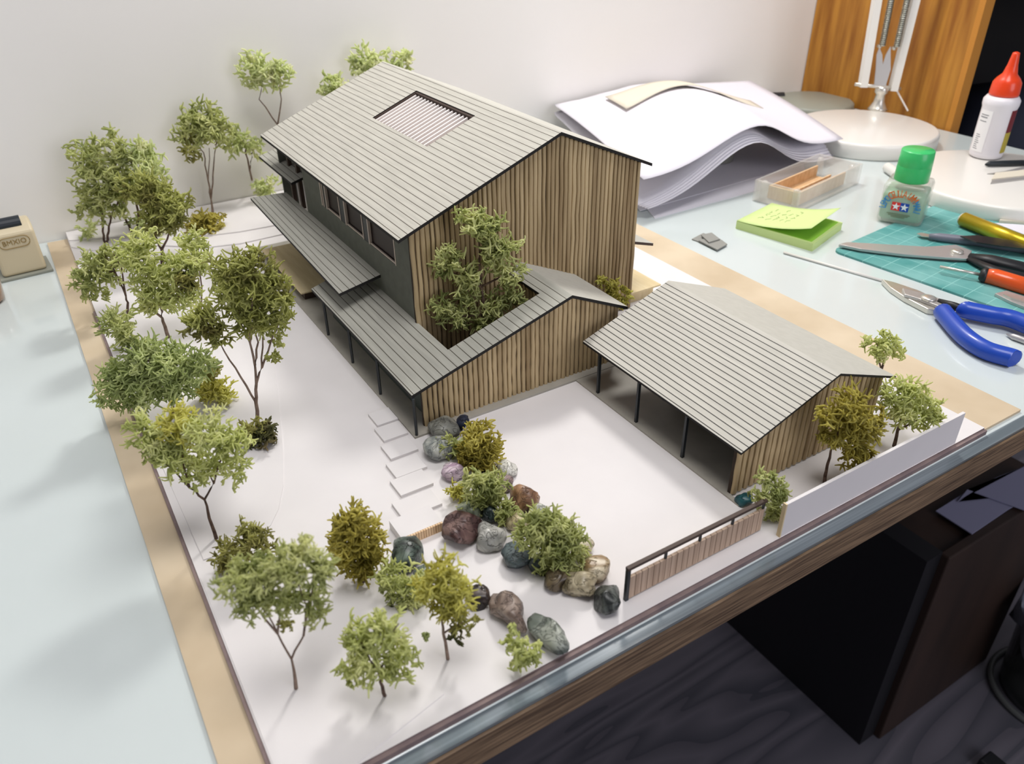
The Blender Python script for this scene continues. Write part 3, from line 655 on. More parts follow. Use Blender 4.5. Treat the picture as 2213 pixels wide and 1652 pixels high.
tree((468, 1166), [(322, 935, 40), (388, 915, 44, 'ygreen'), (440, 930, 40), (495, 950, 38), (375, 985, 40), (445, 1000, 40), (420, 1040, 22), (350, 965, 34), (505, 1000, 24), (505, 1035, 18), (330, 985, 18)], 'pale',
     'broad pale green moss tree leaning over the left edge with a tall bare forked stem', [[0, (452, 1120), (442, 1080)], [(442, 1080), (410, 1055), (370, 1010), ('b', 0)], [(442, 1080), (462, 1045), ('b', 5)], [(410, 1055), (395, 1000), ('b', 1)], [(370, 1010), (340, 990), (320, 965)], [(410, 1055), ('b', 4)], [(462, 1045), ('b', 3)]], bark='bark')
tree((372, 905), [(262, 815, 44), (318, 775, 46), (380, 790, 48), (432, 790, 30), (250, 700, 26, 'green'), (275, 735, 26, 'green'), (330, 835, 42), (285, 850, 36), (395, 830, 34), (235, 850, 26)], 'blue',
     'wide blue-green moss tree with the bushiest crown, at the middle of the left edge', [[0, (372, 865), (385, 830)], [(385, 830), ('b', 2)], [(372, 865), ('b', 1)], [(372, 865), ('b', 0)]], dens=1.2)
tree((556, 925), [(495, 590, 40), (550, 588, 44), (595, 632, 40), (515, 640, 46), (575, 680, 38), (535, 690, 34), (452, 690, 34), (430, 700, 26), (470, 730, 22), (602, 700, 20), (596, 735, 14), (592, 770, 13), (610, 665, 22)], 'mix',
     'tallest olive and green moss tree, standing left of the house with one branch reaching left', [[0, (553, 870), (554, 830), (551, 790)], [(551, 790), (540, 740), (520, 700), ('b', 3)], [(551, 790), (558, 740), ('b', 5)], [(554, 830), (566, 795), (568, 730), ('b', 4)], [(553, 870), (520, 815), (485, 760), ('b', 8)], [(566, 795), (585, 740), ('b', 9)], [(540, 740), ('b', 1)]], bark='barkp', dens=1.1)
tree((364, 730), [(290, 555, 38), (330, 600, 40), (380, 580, 36), (340, 650, 40), (395, 640, 34), (425, 565, 28), (405, 600, 26, 'olive'), (400, 610, 18, 'dark'), (310, 520, 24)], 'pale',
     'green moss tree with a grey forked stem in the middle of the left group', [[0, (352, 695), (348, 685)], [(348, 685), (322, 660), ('b', 1)], [(348, 685), (346, 650), ('b', 4)], [(322, 660), ('b', 3)], [(346, 650), ('b', 5)]], bark='barkp')
tree((277, 690), [(205, 575, 34), (190, 610, 28), (235, 555, 26), (215, 635, 18), (240, 590, 22)], 'green',
     'small green moss tree leaning left over the beige margin', [[0, (276, 660), (272, 640)], [(272, 640), (250, 590), (225, 550)], [(250, 590), ('b', 0)], [(272, 640), (262, 575), (245, 550)]], tw=.8)
tree((435, 700), [(432, 540, 20), (410, 530, 22), (425, 510, 16)], 'pale', 'thin moss sapling with a slender bare stem behind the tall olive tree', [[0, (436, 620), (425, 560)]], bark='barkp', tw=.5)
tree((352, 575), [(330, 420, 38), (368, 448, 38), (300, 410, 28), (345, 470, 34), (375, 480, 20), (350, 435, 30)], 'mix',
     'dense yellow-olive moss tree at the back of the left group', [[0, (350, 540), (335, 510)], [(335, 510), ('b', 3)], [(350, 540), (365, 505), ('b', 1)]], dens=1.2)
tree((228, 528), [(238, 305, 24), (190, 340, 34), (245, 345, 30), (205, 380, 34), (240, 390, 28), (205, 430, 32), (255, 435, 24), (180, 455, 16), (225, 460, 18)], 'green',
     'tall green moss tree with several thin stems in the far left corner', [[0, (222, 500), (222, 465), ('b', 5)], [0, (235, 500), (240, 470), ('b', 6)], [(222, 465), ('b', 3)]], tw=.6)
tree((290, 512), [(310, 350, 36), (275, 395, 24, 'green'), (335, 380, 24), (290, 420, 22), (260, 420, 20), (300, 330, 24)], 'far',
     'pale misty green moss tree behind the yellow-olive tree', [[0, (280, 490), (262, 455)], [(262, 455), ('b', 1)], [0, (300, 470), ('b', 3)]], tw=.8)
tree((460, 466), [(410, 255, 24), (408, 290, 26), (455, 262, 34), (470, 290, 28), (415, 320, 24, 'olive'), (440, 280, 20)], 'green',
     'slim moss tree with a split green crown by the back wall, above the mustard shrub', [[0, (456, 430)], [(456, 430), (446, 370), (440, 330), ('b', 1)], [(456, 430), (460, 380), (464, 330), ('b', 3)], [(456, 430), (450, 390), (452, 320)]], bark='barkp', tw=.7)
tree((548, 405), [(500, 312, 20), (525, 300, 22), (548, 318, 20)], 'far', 'thin grey-green moss tree next to the far end of the upper roof', [[0, (540, 370), (530, 330), ('b', 1)], [(540, 370), (545, 340), ('b', 2)]], bark='barkp', tw=.5, zc=.0096)
tree((603, 380), [(552, 140, 24), (570, 160, 24), (605, 165, 22), (545, 165, 20), (600, 150, 16)], 'far',
     'tall pale moss tree with crooked stems rising behind the far roof corner', [[0, (600, 270)], [(600, 270), (560, 215), ('b', 1)], [(600, 270), (608, 215), ('b', 2)]], bark='barkp', tw=.6, B=(*R(603, 397, .0096)[:2], .0096))
tree((735, 372), [(712, 185, 20), (735, 180, 18), (705, 200, 12)], 'far', 'low pale crown of a moss tree peeping over the roof edge', [[0, ('b', 0)]], tw=.5, B=(.66, .95, .0096))
tree((830, 340), [(790, 130, 24), (815, 128, 22), (865, 128, 18), (880, 130, 14), (780, 148, 14)], 'far', 'pale moss tree showing on both sides of the roof ridge', [[0, ('b', 1)]], tw=.5, B=(.72, .95, .0096))
# -- shrubs on the left
tree((447, 500), [(430, 488, 24), (460, 485, 26), (445, 498, 22)], 'mustard', 'round mustard moss shrub at the foot of the slim tree by the back wall', dens=1.6, **SH)
tree((312, 512), [(300, 488, 24), (325, 498, 24), (335, 505, 16)], 'far', 'soft pale green moss shrub at the back left', **SH)
tree((190, 508), [(190, 497, 18)], 'far', 'tiny pale moss tuft in the far left corner of the model', **SH)
tree((575, 425), [(560, 410, 16), (585, 400, 20)], 'far', 'pale moss shrub beside the far canopy of the house', zc=.0096, **SH)
tree((462, 868), [(440, 850, 22), (478, 850, 24), (462, 830, 24), (455, 800, 20, 'olive')], 'ygreen', 'yellow-green and brown moss shrub right of the wide blue-green tree', dens=1.3, **SH)
tree((560, 965), [(575, 935, 24), (545, 930, 24, 'olive'), (562, 950, 22)], 'dark', 'dark moss shrub at the foot of the tallest olive tree', dens=1.5, **SH)
tree((250, 760), [(245, 690, 22), (262, 712, 20)], 'green', 'small green moss shrub on the left edge below the leaning tree', **SH)
tree((525, 1235), [(495, 1205, 30), (540, 1180, 32), (560, 1160, 22), (490, 1225, 22), (530, 1145, 20), (575, 1190, 20)], 'olive', 'olive moss shrub behind the light green tree in the front left corner', dens=1.25, **SH)
# -- rock garden
tree((785, 1258), [(762, 1130, 34), (750, 1172, 36), (792, 1162, 32), (770, 1210, 38), (810, 1198, 22), (782, 1240, 20), (745, 1205, 22)], 'mustard', 'tall mustard moss tree left of the big dark green stone', [[0, (778, 1210)]], dens=1.35, thick=1.2)
tree((868, 1300), [(835, 1242, 28, 'pale'), (872, 1258, 30, 'pale'), (895, 1285, 26), (862, 1292, 22), (908, 1260, 22), (840, 1270, 18)], 'green', 'loose light green moss shrub in front of the big dark green stone', dens=.9, thick=1.3, **SH)
tree((1045, 1010), [(1030, 945, 30), (1052, 970, 30), (1018, 982, 28), (1062, 1000, 22), (1012, 1018, 22), (1040, 1015, 26), (1005, 1035, 16)], 'mustard', 'tall mustard moss bush at the top of the rock garden', dens=1.4, thick=1.1, **SH)
tree((985, 985), [(975, 958, 22), (995, 970, 22), (960, 965, 18), (985, 985, 14)], 'green', 'pale green moss tuft between the grey stone and the mustard bush', **SH)
tree((1042, 1105), [(1028, 1045, 28), (1060, 1052, 30), (1045, 1085, 32), (1072, 1080, 24), (1025, 1095, 22), (1050, 1110, 18)], 'green', 'bright green moss bush below the tall mustard bush', dens=1.2, thick=1.1, **SH)
tree((988, 1085), [(985, 1062, 18), (998, 1070, 12)], 'ygreen', 'yellow brush-like moss tuft left of the bright green bush', dens=2., fl=.8, **SH)
tree((1092, 1125), [(1088, 1108, 24), (1112, 1115, 20), (1085, 1130, 16), (1110, 1160, 14)], 'green', 'small moss tuft on the cream-yellow stone', **SH)
tree((1200, 1235), [(1162, 1130, 30), (1200, 1132, 32), (1230, 1162, 30), (1190, 1172, 36), (1146, 1165, 30), (1228, 1203, 32), (1195, 1215, 30), (1178, 1240, 20), (1246, 1218, 22), (1215, 1235, 20), (1135, 1140, 18)], 'green', 'largest green moss bush spilling over the lower end of the rock garden', dens=1.25, thick=1.1, **SH)
tree((1130, 1455), [(1115, 1395, 26), (1140, 1400, 26), (1120, 1430, 22), (1148, 1425, 16), (1110, 1360, 10)], 'pale', 'open light green moss tuft beside the elongated grey-green stone', dens=.7, thick=1.3, **SH)
# -- courtyard / right side
cb = (.395, .308, ZW+.002)
tree(None, [(1020, 480, 28), (1055, 505, 34), (1090, 540, 30), (1105, 590, 24), (1065, 560, 26), (975, 560, 28), (955, 580, 20), (1010, 600, 28), (955, 660, 24), (985, 685, 26), (1030, 695, 24), (1070, 665, 28), (1100, 640, 24), (1015, 640, 22), (1040, 720, 14)], 'green',
     'large green moss tree growing out of the courtyard against the slatted gable', [[0, (1045, 680), (1040, 620)], [(1040, 620), (1035, 560), ('b', 1)], [(1040, 620), ('b', 3)], [(1045, 680), ('b', 9)], [(1040, 620), ('b', 6)]], B=cb, dens=1.25, jit=.25)
tree((1335, 690), [(1303, 605, 12), (1325, 622, 16), (1345, 635, 16), (1340, 655, 12), (1320, 640, 12)], 'ygreen', 'small yellow-green moss shrub against the right end of the slatted gable', B=(.578, .322, ZW), jit=.1, **SH)
tree((1905, 830), [(1895, 742, 22), (1925, 750, 22), (1912, 735, 20), (1940, 762, 14), (1900, 765, 16)], 'pale', 'small round moss tree standing behind the garage roof', [[0, (1905, 800), ('b', 1)], [(1905, 800), ('b', 0)]], B=(*R(1895, 850, ZW)[:2], ZW), tw=.8, jit=.3, dens=.9)
tree((1782, 1045), [(1790, 900, 26), (1845, 870, 34), (1820, 915, 34), (1870, 920, 30), (1850, 955, 32), (1840, 990, 22), (1795, 940, 24), (1870, 985, 20), (1900, 900, 16)], 'mustard', 'yellow-olive moss tree in front of the garage gable', [[0, (1788, 1005), (1800, 960)], [(1800, 960), ('b', 2)]], dens=1.1, thick=1.15, jit=.35)
tree((1932, 965), [(1935, 845, 28), (1975, 850, 32), (2010, 880, 28), (1955, 890, 30), (1990, 905, 24), (1920, 880, 20), (2030, 900, 14)], 'pale', 'pale green moss tree at the right end of the garage behind the white wall', [[0, (1940, 930), ('b', 3)], [(1940, 930), ('b', 4)]], jit=.35)
tree((1668, 1130), [(1655, 1035, 20), (1640, 1065, 22), (1678, 1050, 20), (1665, 1080, 26), (1695, 1075, 22), (1668, 1105, 16), (1672, 1135, 14)], 'green', 'curly green moss shrub in the gap between the gate and the white wall', dens=.9, thick=1.05, jit=.2, curl=2.2, fl=1.3, B=(*R(1662, 1122, ZW)[:2], ZW), **SH)

# ------------------------------------------------------------------ desk objects
# pencil sharpener
p0 = R(32, 603, 0); p1 = R(105, 586, 0); xd = (p1-p0); wd = np.linalg.norm(xd); xd /= wd; yd = np.array([-xd[1], xd[0], 0])
hh = HZ(p0, 497)
sh = thing('pencil_sharpener', (p0+p1)/2+yd*.02, 'tan plastic box-shaped pencil sharpener with an engraved oval, at the far left by the wall', 'pencil sharpener')
x0 = -.012; w2 = wd
prof = [(0, .004), (0, hh*.86), (.010, hh*.97), (.024, hh*1.02), (.040, hh), (.046, hh*.9), (.046, .004)]
b = MB(); v = []
for s_ in (x0, w2):
    for (a_, z_) in prof: v.append(p0+xd*s_+yd*a_+np.array([0, 0, z_]))
n_ = len(prof); b.add(v, [tuple(range(n_)), tuple(range(n_, 2*n_))[::-1]]+[(i, n_+i, n_+(i+1) % n_, (i+1) % n_) for i in range(n_)])
b.obj('case', M['tan'], sh, bevel=.004, bseg=3)
b = MB().prism([p0+xd*(x0-.008)-yd*.006, p0+xd*(w2+.006)-yd*.006, p0+xd*(w2+.006)+yd*.052, p0+xd*(x0-.008)+yd*.052], 0, .004); b.obj('base_plate', M['greyplate'], sh, bevel=.001)
b = MB(); ck = p0+xd*(.016)+yd*.016+np.array([0, 0, hh*1.0]); b.tube([ck-xd*.013, ck+xd*.015], .0085, 16); b.obj('knob', M['knob'], sh, smooth=False)['label'] = 'black ribbed roller'
cc = p0+xd*((w2+x0)/2)+np.array([0, 0, hh*.70])-yd*.0006; zt = np.array([0, 0, 1.])
ov = [cc+xd*(sgn*.011+.0075*math.cos(a_))+zt*.0075*math.sin(a_) for sgn, rg in ((1, np.linspace(-math.pi/2, math.pi/2, 9)), (-1, np.linspace(math.pi/2, 1.5*math.pi, 9))) for a_ in rg]
MB().tube(ov+[ov[0]], .0005, 5).obj('oval_engraving', M['tanline'], sh)
textobj('engraved_letters', 'BMXIO', .0095, M['tanline'], sh, cc, xd, zt, depth=.0006)
# tea glass
c = R(-32, 655, 0); 
tg = thing('tea_glass', (c[0], c[1], 0), 'round amber glass cut off by the left edge of the photo', 'glass')
MB().lathe([(.018, 0), (.024, .004), (.026, .03), (.0265, .045), (.0245, .045), (.023, .03), (.0, .028)], (c[0], c[1], 0), 40).obj('glass_body', M['tea'], tg, smooth=True)
MB().lathe([(.0262, .040), (.0275, .045), (.0262, .049), (.0240, .049), (.0240, .040)], (c[0], c[1], 0), 40).obj('rim', M['chrome'], tg, smooth=True)

# architect lamp
zl = .030
ca = (R(1715, 262, zl)+R(2035, 283, zl))/2; ra = np.linalg.norm(R(1715, 262, zl)-R(2035, 283, zl))/2*.985
lp = thing('desk_lamp', (ca[0], ca[1], 0), 'white spring-arm desk lamp on a thick round base in front of the orange cabinet panel', 'desk lamp')
MB().lathe([(ra*.98, 0), (ra, .003), (ra, zl-.006), (ra*.985, zl-.001), (ra*.96, zl), (0, zl)], (ca[0], ca[1], 0), 72).obj('lamp_base', M['lampwhite'], lp, smooth=True)['label'] = 'thick cream-white disc'
st = R(1896, 236, zl); zs = zl
hy_ = HZ(st, 190)
MB().lathe([(.020, 0), (.017, .004), (.011, .015), (.009, .03), (.013, .034), (.013, .044), (.008, .048)], (st[0], st[1], zl), 20).obj('stem_cone', M['chrome'], lp, smooth=True)
zh = HZ(st, 188)
axd = RT*np.array([1, 1, 0]); axd /= np.linalg.norm(axd)
def onl(px, py): return onplane(px, py, st)
l0, r0 = onl(1848, 182), onl(1946, 192)
MB().tube([l0, r0], .0036, 8).obj('pivot_bar', M['chrome'], lp, smooth=True)
for (a_, b_) in (((1864, 188), (1905, -60)), ((1929, 196), (1992, -60))):
    A_, B_ = onl(*a_), onl(*b_); d_ = (B_-A_); MB().tube([A_, B_, A_+d_*1.6], .0115, 4, flat=.6).obj('arm_bar', M['lampwhite'], lp)['label'] = 'flat white square arm'
for (a_, b_) in (((1905, 98), (1936, -60)), ((1936, 100), (1972, -60))):
    A_, B_ = onl(*a_), onl(*b_); A_ = A_-HN*.004; B_ = B_-HN*.004
    sp = []; n_ = 420; tdir = (B_-A_)/np.linalg.norm(B_-A_); s1_ = np.cross(tdir, HN); s1_ /= np.linalg.norm(s1_); s2_ = np.cross(tdir, s1_)
    nb_ = 36
    for k in range(nb_*8+1):
        a2 = 2*math.pi*k/8; sp.append(A_+(B_-A_)*(k/(nb_*8))+.0052*(math.cos(a2)*s1_+math.sin(a2)*s2_))
    o = MB().tube(sp, .0018, 5).obj('spring', M['spring'], lp, smooth=True)
for (a_, b_) in (((1903, 195), (1900, 120)), ((1903, 195), (1922, 120))): pass
pb = MB(); A_ = onl(1903, 193)
lf = [onl(*p)-HN*.002 for p in ((1888, 188), (1892, 150), (1894, 118), (1900, 102), (1906, 118), (1907, 140), (1914, 118), (1924, 100), (1924, 150), (1912, 190))]
k = len(lf); pb.add(lf+[q_+HN*.002 for q_ in lf], [tuple(range(k)), tuple(range(k, 2*k))[::-1]]+[(i, k+i, k+(i+1) % k, (i+1) % k) for i in range(k)])
pb.obj('bracket_plate', M['steel'], lp)
for q_ in ((1900, 100), (1931, 104)): MB().tube([onl(*q_)-HN*.006, onl(*q_)+HN*.004], .0035, 10).obj('bolt', M['chrome'], lp, smooth=True)
A_, B_ = onl(1938, 196), R(1962, 240, zl); MB().tube([A_, B_], .0045, 4, flat=.4).obj('stay', M['lampwhite'], lp)
# second round base
c2 = R(2168, 382, .026); r2 = .155
d2 = thing('round_base', (c2[0], c2[1], 0), 'white round disc base at the right edge carrying the glue bottle', 'round base')
MB().lathe([(r2*.985, 0), (r2, .003), (r2, .021), (r2*.985, .025), (r2*.96, .026), (0, .026)], (c2[0], c2[1], 0), 72).obj('disc', M['lampwhite'], d2, smooth=True)
# glue bottle
gb = R(2128, 338, .0262); s_ = PJ(gb)[2]/F_PX; z1 = HZ(gb, 205)-gb[2]; z2 = HZ(gb, 112)-gb[2]; rb = 33*s_
gl = thing('glue_bottle', gb, 'white glue bottle with an orange-red nozzle cap standing on the round base', 'glue bottle')
MB().lathe([(rb*.8, 0), (rb*.97, z1*.03), (rb, z1*.08), (rb*1.0, z1*.8), (rb*1.06, z1*.86), (rb*1.06, z1*.93), (rb*.9, z1*.99), (rb*.6, z1*1.0)], gb, 36).obj('bottle_body', M['glue'], gl, smooth=True)
zz = z2-z1
MB().lathe([(rb*.84, 0), (rb*.86, zz*.05), (rb*.82, zz*.3), (rb*.66, zz*.40), (rb*.42, zz*.5), (rb*.3, zz*.7), (rb*.22, zz*.93), (rb*.2, zz*.98), (rb*.08, zz)], gb+np.array([0, 0, z1]), 32).obj('nozzle_cap', M['gcap'], gl, smooth=True)['label'] = 'orange-red conical cap'
va = math.atan2(-(gb-CAM)[1], -(gb-CAM)[0])
def band(c, r, a0, a1, z0, z1, m, name, parent, n=10):
    b = MB(); v = []
    for i in range(n+1):
        a_ = a0+(a1-a0)*i/n
        for (rr, zq) in ((r, z0), (r, z1), (r+.0004, z1), (r+.0004, z0)): v.append((c[0]+rr*math.cos(a_), c[1]+rr*math.sin(a_), c[2]+zq))
    f = []
    for i in range(n):
        for j in range(4): f.append((i*4+j, i*4+(j+1) % 4, (i+1)*4+(j+1) % 4, (i+1)*4+j))
    f += [(0, 1, 2, 3), (4*n+3, 4*n+2, 4*n+1, 4*n)]
    return b.add(v, f).obj(name, m, parent, smooth=False)
lb_ = band(gb, rb*1.005, va-1.15, va-.25, z1*.12, z1*.78, M['gluelabel'], 'label', gl)
lb_['label'] = 'white printed label'
for k, (za, zb_, a0_, a1_) in enumerate([(.66, .68, -1.0, -.5), (.70, .715, -1.0, -.45), (.60, .615, -1.0, -.5)]+[(.16+.032*i, .172+.032*i, -.95, -.62-.05*(i % 3)) for i in range(8)]):
    band(gb, rb*1.012, va+a0_, va+a1_, z1*za, z1*zb_, M['gluetext'], 'printed_line', lb_, 4)
band(gb, rb*1.005, va+.85, va+1.6, z1*.45, z1*.80, M['maroon'], 'side_label', gl)['label'] = 'maroon part of the side label'
band(gb, rb*1.005, va+.85, va+1.6, z1*.12, z1*.45, M['yellowl'], 'side_label', gl)['label'] = 'olive-yellow part of the side label'
# items on the round base
zd = .0262
def tool(pts, rad, m, name, parent, sides=8, flat=1., **k): return MB().tube(pts, rad, sides, flat=flat).obj(name, m, parent, smooth=sides > 5, **k)
pn = thing('marker_pen', R(2170, 352, zd), 'dark green-grey pen lying on the round base beside the glue bottle', 'pen')
tool([R(2130, 356, zd+.004), R(2138, 354, zd+.005), R(2240, 351, zd+.005)], [.002, .0048, .0048], M['post'], 'pen_body', pn)
tz = thing('tweezers', R(2170, 385, zd), 'silver tweezers lying on the round base below the dark pen', 'tweezers')
MB().prism([R(x, y, zd) for x, y in ((2133, 377), (2170, 372), (2240, 355), (2240, 366), (2185, 378))], zd, zd+.0015).obj('upper_arm', M['steel'], tz)
MB().prism([R(x, y, zd) for x, y in ((2140, 398), (2145, 388), (2200, 380), (2240, 378), (2240, 386))], zd, zd+.0015).obj('lower_arm', M['steel'], tz)
MB().prism([R(x, y, zd) for x, y in ((2142, 391), (2150, 377), (2200, 372), (2240, 366), (2240, 380))], zd+.0015, zd+.003).obj('plate', M['cream'], tz)
# white cap behind bottle
q = R(1915, 372, 0); tag(MB().tube([q+np.array([0, 0, .0085]), R(1940, 378, .0085)], .0085, 20).obj('white_cap', M['lampwhite'], smooth=False), 'small white plastic cap lying behind the green-capped bottle', 'cap')

# cutting mat
T0 = np.array([.9767, .3278]); u = np.array([.2686, .0290]); u /= np.linalg.norm(u); v_ = np.array([u[1], -u[0]])
ml, mw, rc = .335, .48, .012
pts = []
for (cu, cv, a0) in ((rc, rc, math.pi), (ml-rc, rc, -math.pi/2), (ml-rc, mw-rc, 0), (rc, mw-rc, math.pi/2)):
    for k in range(7):
        a_ = a0+math.pi/2*k/6; pts.append(T0+u*(cu+rc*math.cos(a_))+v_*(cv+rc*math.sin(a_)))
# corrected below: keep inside desk
ang = math.atan2(u[1], u[0])
loc = [((p-T0)@u, (p-T0)@v_) for p in pts]
mb = MB().prism([(a_, -b_) for a_, b_ in loc], 0, .003); mo = newobj('cutting_mat', mb.v, mb.f, M['mat'])
oo = ORG[mo.name]; cxy = T0+u*oo[0]+v_*(-oo[1]); mo.location = (cxy[0], cxy[1], .0); mo.rotation_euler = (0, 0, ang); ORG[mo.name] = np.array([cxy[0], cxy[1], 0])
tag(mo, 'teal cutting mat with a pale grid on the right of the desk', 'cutting mat')
zm = .0031
# cement bottle
bl = np.array([1.1228, .3687]); bd = np.array([.0271, -.0564]); bd /= np.linalg.norm(bd); bn_ = np.array([-bd[1], bd[0]]); bs = .0635
B0 = np.array([bl[0], bl[1], zm]); BX = np.array([bd[0], bd[1], 0]); BY = np.array([bn_[0], bn_[1], 0]); BZ = np.array([0, 0, 1.])
ctr = B0+BX*bs/2+BY*bs/2; hb_ = HZ(B0+BX*bs*.5, 402)-zm; ht_ = HZ(ctr, 323)-zm
ce = thing('cement_bottle', ctr, 'square glass cement bottle with a green screw cap and a two-star label', 'cement bottle')
def rbox(sz, z0, z1, inset, nseg=5, rr=.008):
    b = MB(); lv = []
    for (z, k) in ((z0, .93), (z0+.003, 1.), (z1-.006, 1.), (z1-.001, .94), (z1+.001, .6)):
        ring = []; h_ = (sz/2-inset)*k
        r_ = min(rr, h_*.9)
        for (sx_, sy_, a0) in ((1, 1, 0), (-1, 1, math.pi/2), (-1, -1, math.pi), (1, -1, 1.5*math.pi)):
            for j in range(nseg): a_ = a0+math.pi/2*j/(nseg-1); ring.append(ctr*np.array([1, 1, 0])+BX*(sx_*(h_-r_)+r_*math.cos(a_))+BY*(sy_*(h_-r_)+r_*math.sin(a_))+BZ*z)
        lv.append(ring)
    n_ = len(lv[0]); v = [q for r_ in lv for q in r_]; f = [(i*n_+j, i*n_+(j+1) % n_, (i+1)*n_+(j+1) % n_, (i+1)*n_+j) for i in range(len(lv)-1) for j in range(n_)]
    f += [tuple(range(n_))[::-1], tuple((len(lv)-1)*n_+j for j in range(n_))]
    return b.add(v, f)
rbox(bs, zm, zm+hb_, 0).obj('bottle_glass', M['bglass'], ce, smooth=True)
rbox(bs, zm+.004, zm+hb_*.78, .0016).obj('cement_liquid', M['cement'], ce, smooth=True)['label'] = 'milky green liquid'
rc_ = bs*.385; hc_ = ht_-hb_
MB().lathe([(rc_*.98, 0), (rc_, .002), (rc_*.985, hc_*.48), (rc_*.975, hc_*.5), (rc_*.985, hc_*.52), (rc_*.95, hc_*.97), (rc_*.9, hc_), (0, hc_)], ctr+BZ*hb_, 40).obj('screw_cap', M['cap'], ce, smooth=True)['label'] = 'translucent green screw cap'
def face(a_, z, e=.0006): return B0+BX*a_-BY*e+BZ*z      # on the front face
lz = hb_*.34; lc = bs*.47; lw = bs*.185; lh = bs*.20
def flat(name, pts2, m, e0=.0003, e1=.0007):
    n_ = len(pts2); v = [face(a_, z, e0) for a_, z in pts2]+[face(a_, z, e1) for a_, z in pts2]
    return MB().add(v, [tuple(range(n_)), tuple(range(n_, 2*n_))[::-1]]+[(i, (i+1) % n_, n_+(i+1) % n_, n_+i) for i in range(n_)]).obj(name, m, ce)
flat('red_square', [(lc-lw*1.02, lz), (lc, lz), (lc, lz+lh), (lc-lw*1.02, lz+lh)], M['red'])
flat('blue_square', [(lc, lz), (lc+lw*1.02, lz), (lc+lw*1.02, lz+lh), (lc, lz+lh)], M['navy'])
for sx_ in (-.5, .5):
    cx_, cz_ = lc+sx_*lw, lz+lh/2; flat('white_star', [(cx_+(lh*.47 if k % 2 == 0 else lh*.19)*math.sin(k*math.pi/5), cz_+(lh*.47 if k % 2 == 0 else lh*.19)*math.cos(k*math.pi/5)) for k in range(10)], M['wprint'], .0007, .0011)
def arc(s, a0, a1, m, nm, size, rad):
    VV, FF = [], []
    for i, ch in enumerate(s):
        if ch == ' ': continue
        a_ = math.radians(a0+(a1-a0)*i/(len(s)-1)); p_ = face(lc+rad*math.sin(a_), lz+lh*.25+rad*math.cos(a_)*.92, .0009)
        xd_ = BX*math.cos(a_)-BZ*math.sin(a_); yd_ = BX*math.sin(a_)+BZ*math.cos(a_)
        v, f = text('c', ch, size, m, ce, p_, xd_, yd_, sx=.62); k_ = len(VV); VV += v; FF += [tuple(j+k_ for j in q) for q in f]
    newobj(nm, VV, FF, m, ce)
arc('LEMO', -90, -54, M['blue'], 'blue_lettering', bs*.22, bs*.37)
arc('CEULLA UMM', -40, 44, M['orange'], 'orange_lettering', bs*.25, bs*.385)
arc('MARI', 58, 94, M['blue'], 'blue_lettering', bs*.22, bs*.37)
for k, (wl, zz_) in enumerate(((.52, .245), (.44, .205), (.30, .165))):
    flat('small_print', [(lc-bs*wl/2, hb_*zz_), (lc+bs*wl/2, hb_*zz_), (lc+bs*wl/2, hb_*(zz_+.018)), (lc-bs*wl/2, hb_*(zz_+.018))], M['smallprint'])

# scissors
def zt_(x, y, h=.006): return R(x, y, zm+h)
sc = thing('scissors', zt_(2060, 545, 0), 'long steel scissors with black handles lying across the cutting mat', 'scissors')
b = MB().prism([zt_(*p, 0.004) for p in ((1812, 531), (1830, 526), (1900, 530), (2000, 536), (2065, 532), (2100, 545), (2090, 562), (2040, 559), (1950, 552), (1860, 541))], zm+.002, zm+.0062); b.obj('blade', M['steel'], sc, bevel=.0008)
b = MB().prism([zt_(*p, 0.001) for p in ((1820, 537), (1860, 543), (1950, 556), (2060, 566), (2100, 566), (2090, 556), (1950, 549))], zm+.0002, zm+.002); b.obj('blade', M['steeld'], sc)
b = MB().lathe([(.008, 0), (.008, .003), (.004, .004), (.0, .004)], zt_(2068, 546, .0062), 20); b.obj('pivot_screw', M['chrome'], sc, smooth=True)
tool([zt_(2095, 553, .006), zt_(2140, 562, .008), zt_(2260, 590, .008)], [.006, .011, .012], M['black'], 'handle', sc, 10, .6)
tool([zt_(2095, 560, .005), zt_(2150, 585, .007), zt_(2260, 612, .007)], [.005, .009, .010], M['black'], 'handle', sc, 10, .6)
# craft knife, gold cutter
kn = thing('craft_knife', zt_(2060, 520, 0), 'slim grey-handled craft knife above the scissors on the mat', 'craft knife')
tool([zt_(2008, 511, .006), zt_(2030, 513, .006), zt_(2110, 522, .006), zt_(2260, 545, .006)], [.0042, .006, .0065, .0065], M['greyh'], 'knife_handle', kn, 12)
MB().prism([zt_(*p, .004) for p in ((1981, 506), (1990, 504), (2010, 508), (2010, 514), (1992, 512))], zm+.004, zm+.005).obj('knife_blade', M['chrome'], kn)
kn2 = thing('letter_blade', zt_(2150, 520, 0), 'flat brown-grey steel blade lying between the gold pen and the grey craft knife', 'blade')
MB().prism([zt_(*p, .013) for p in ((2075, 512), (2110, 510), (2170, 518), (2260, 535), (2260, 545), (2160, 533), (2110, 525))], zm+.0126, zm+.0142).obj('flat_blade', M['steeld'], kn2)
gc = thing('gold_pen', zt_(2150, 500, 0), 'thick gold barrelled pen lying at the back of the cutting mat', 'pen')
tool([zt_(2082, 474, .011), zt_(2260, 545, .011)], .0105, M['gold'], 'barrel', gc, 20)
tool([zt_(2079, 472.7, .011), zt_(2082, 474, .011)], .0088, M['cream'], 'end_cap', gc, 20)
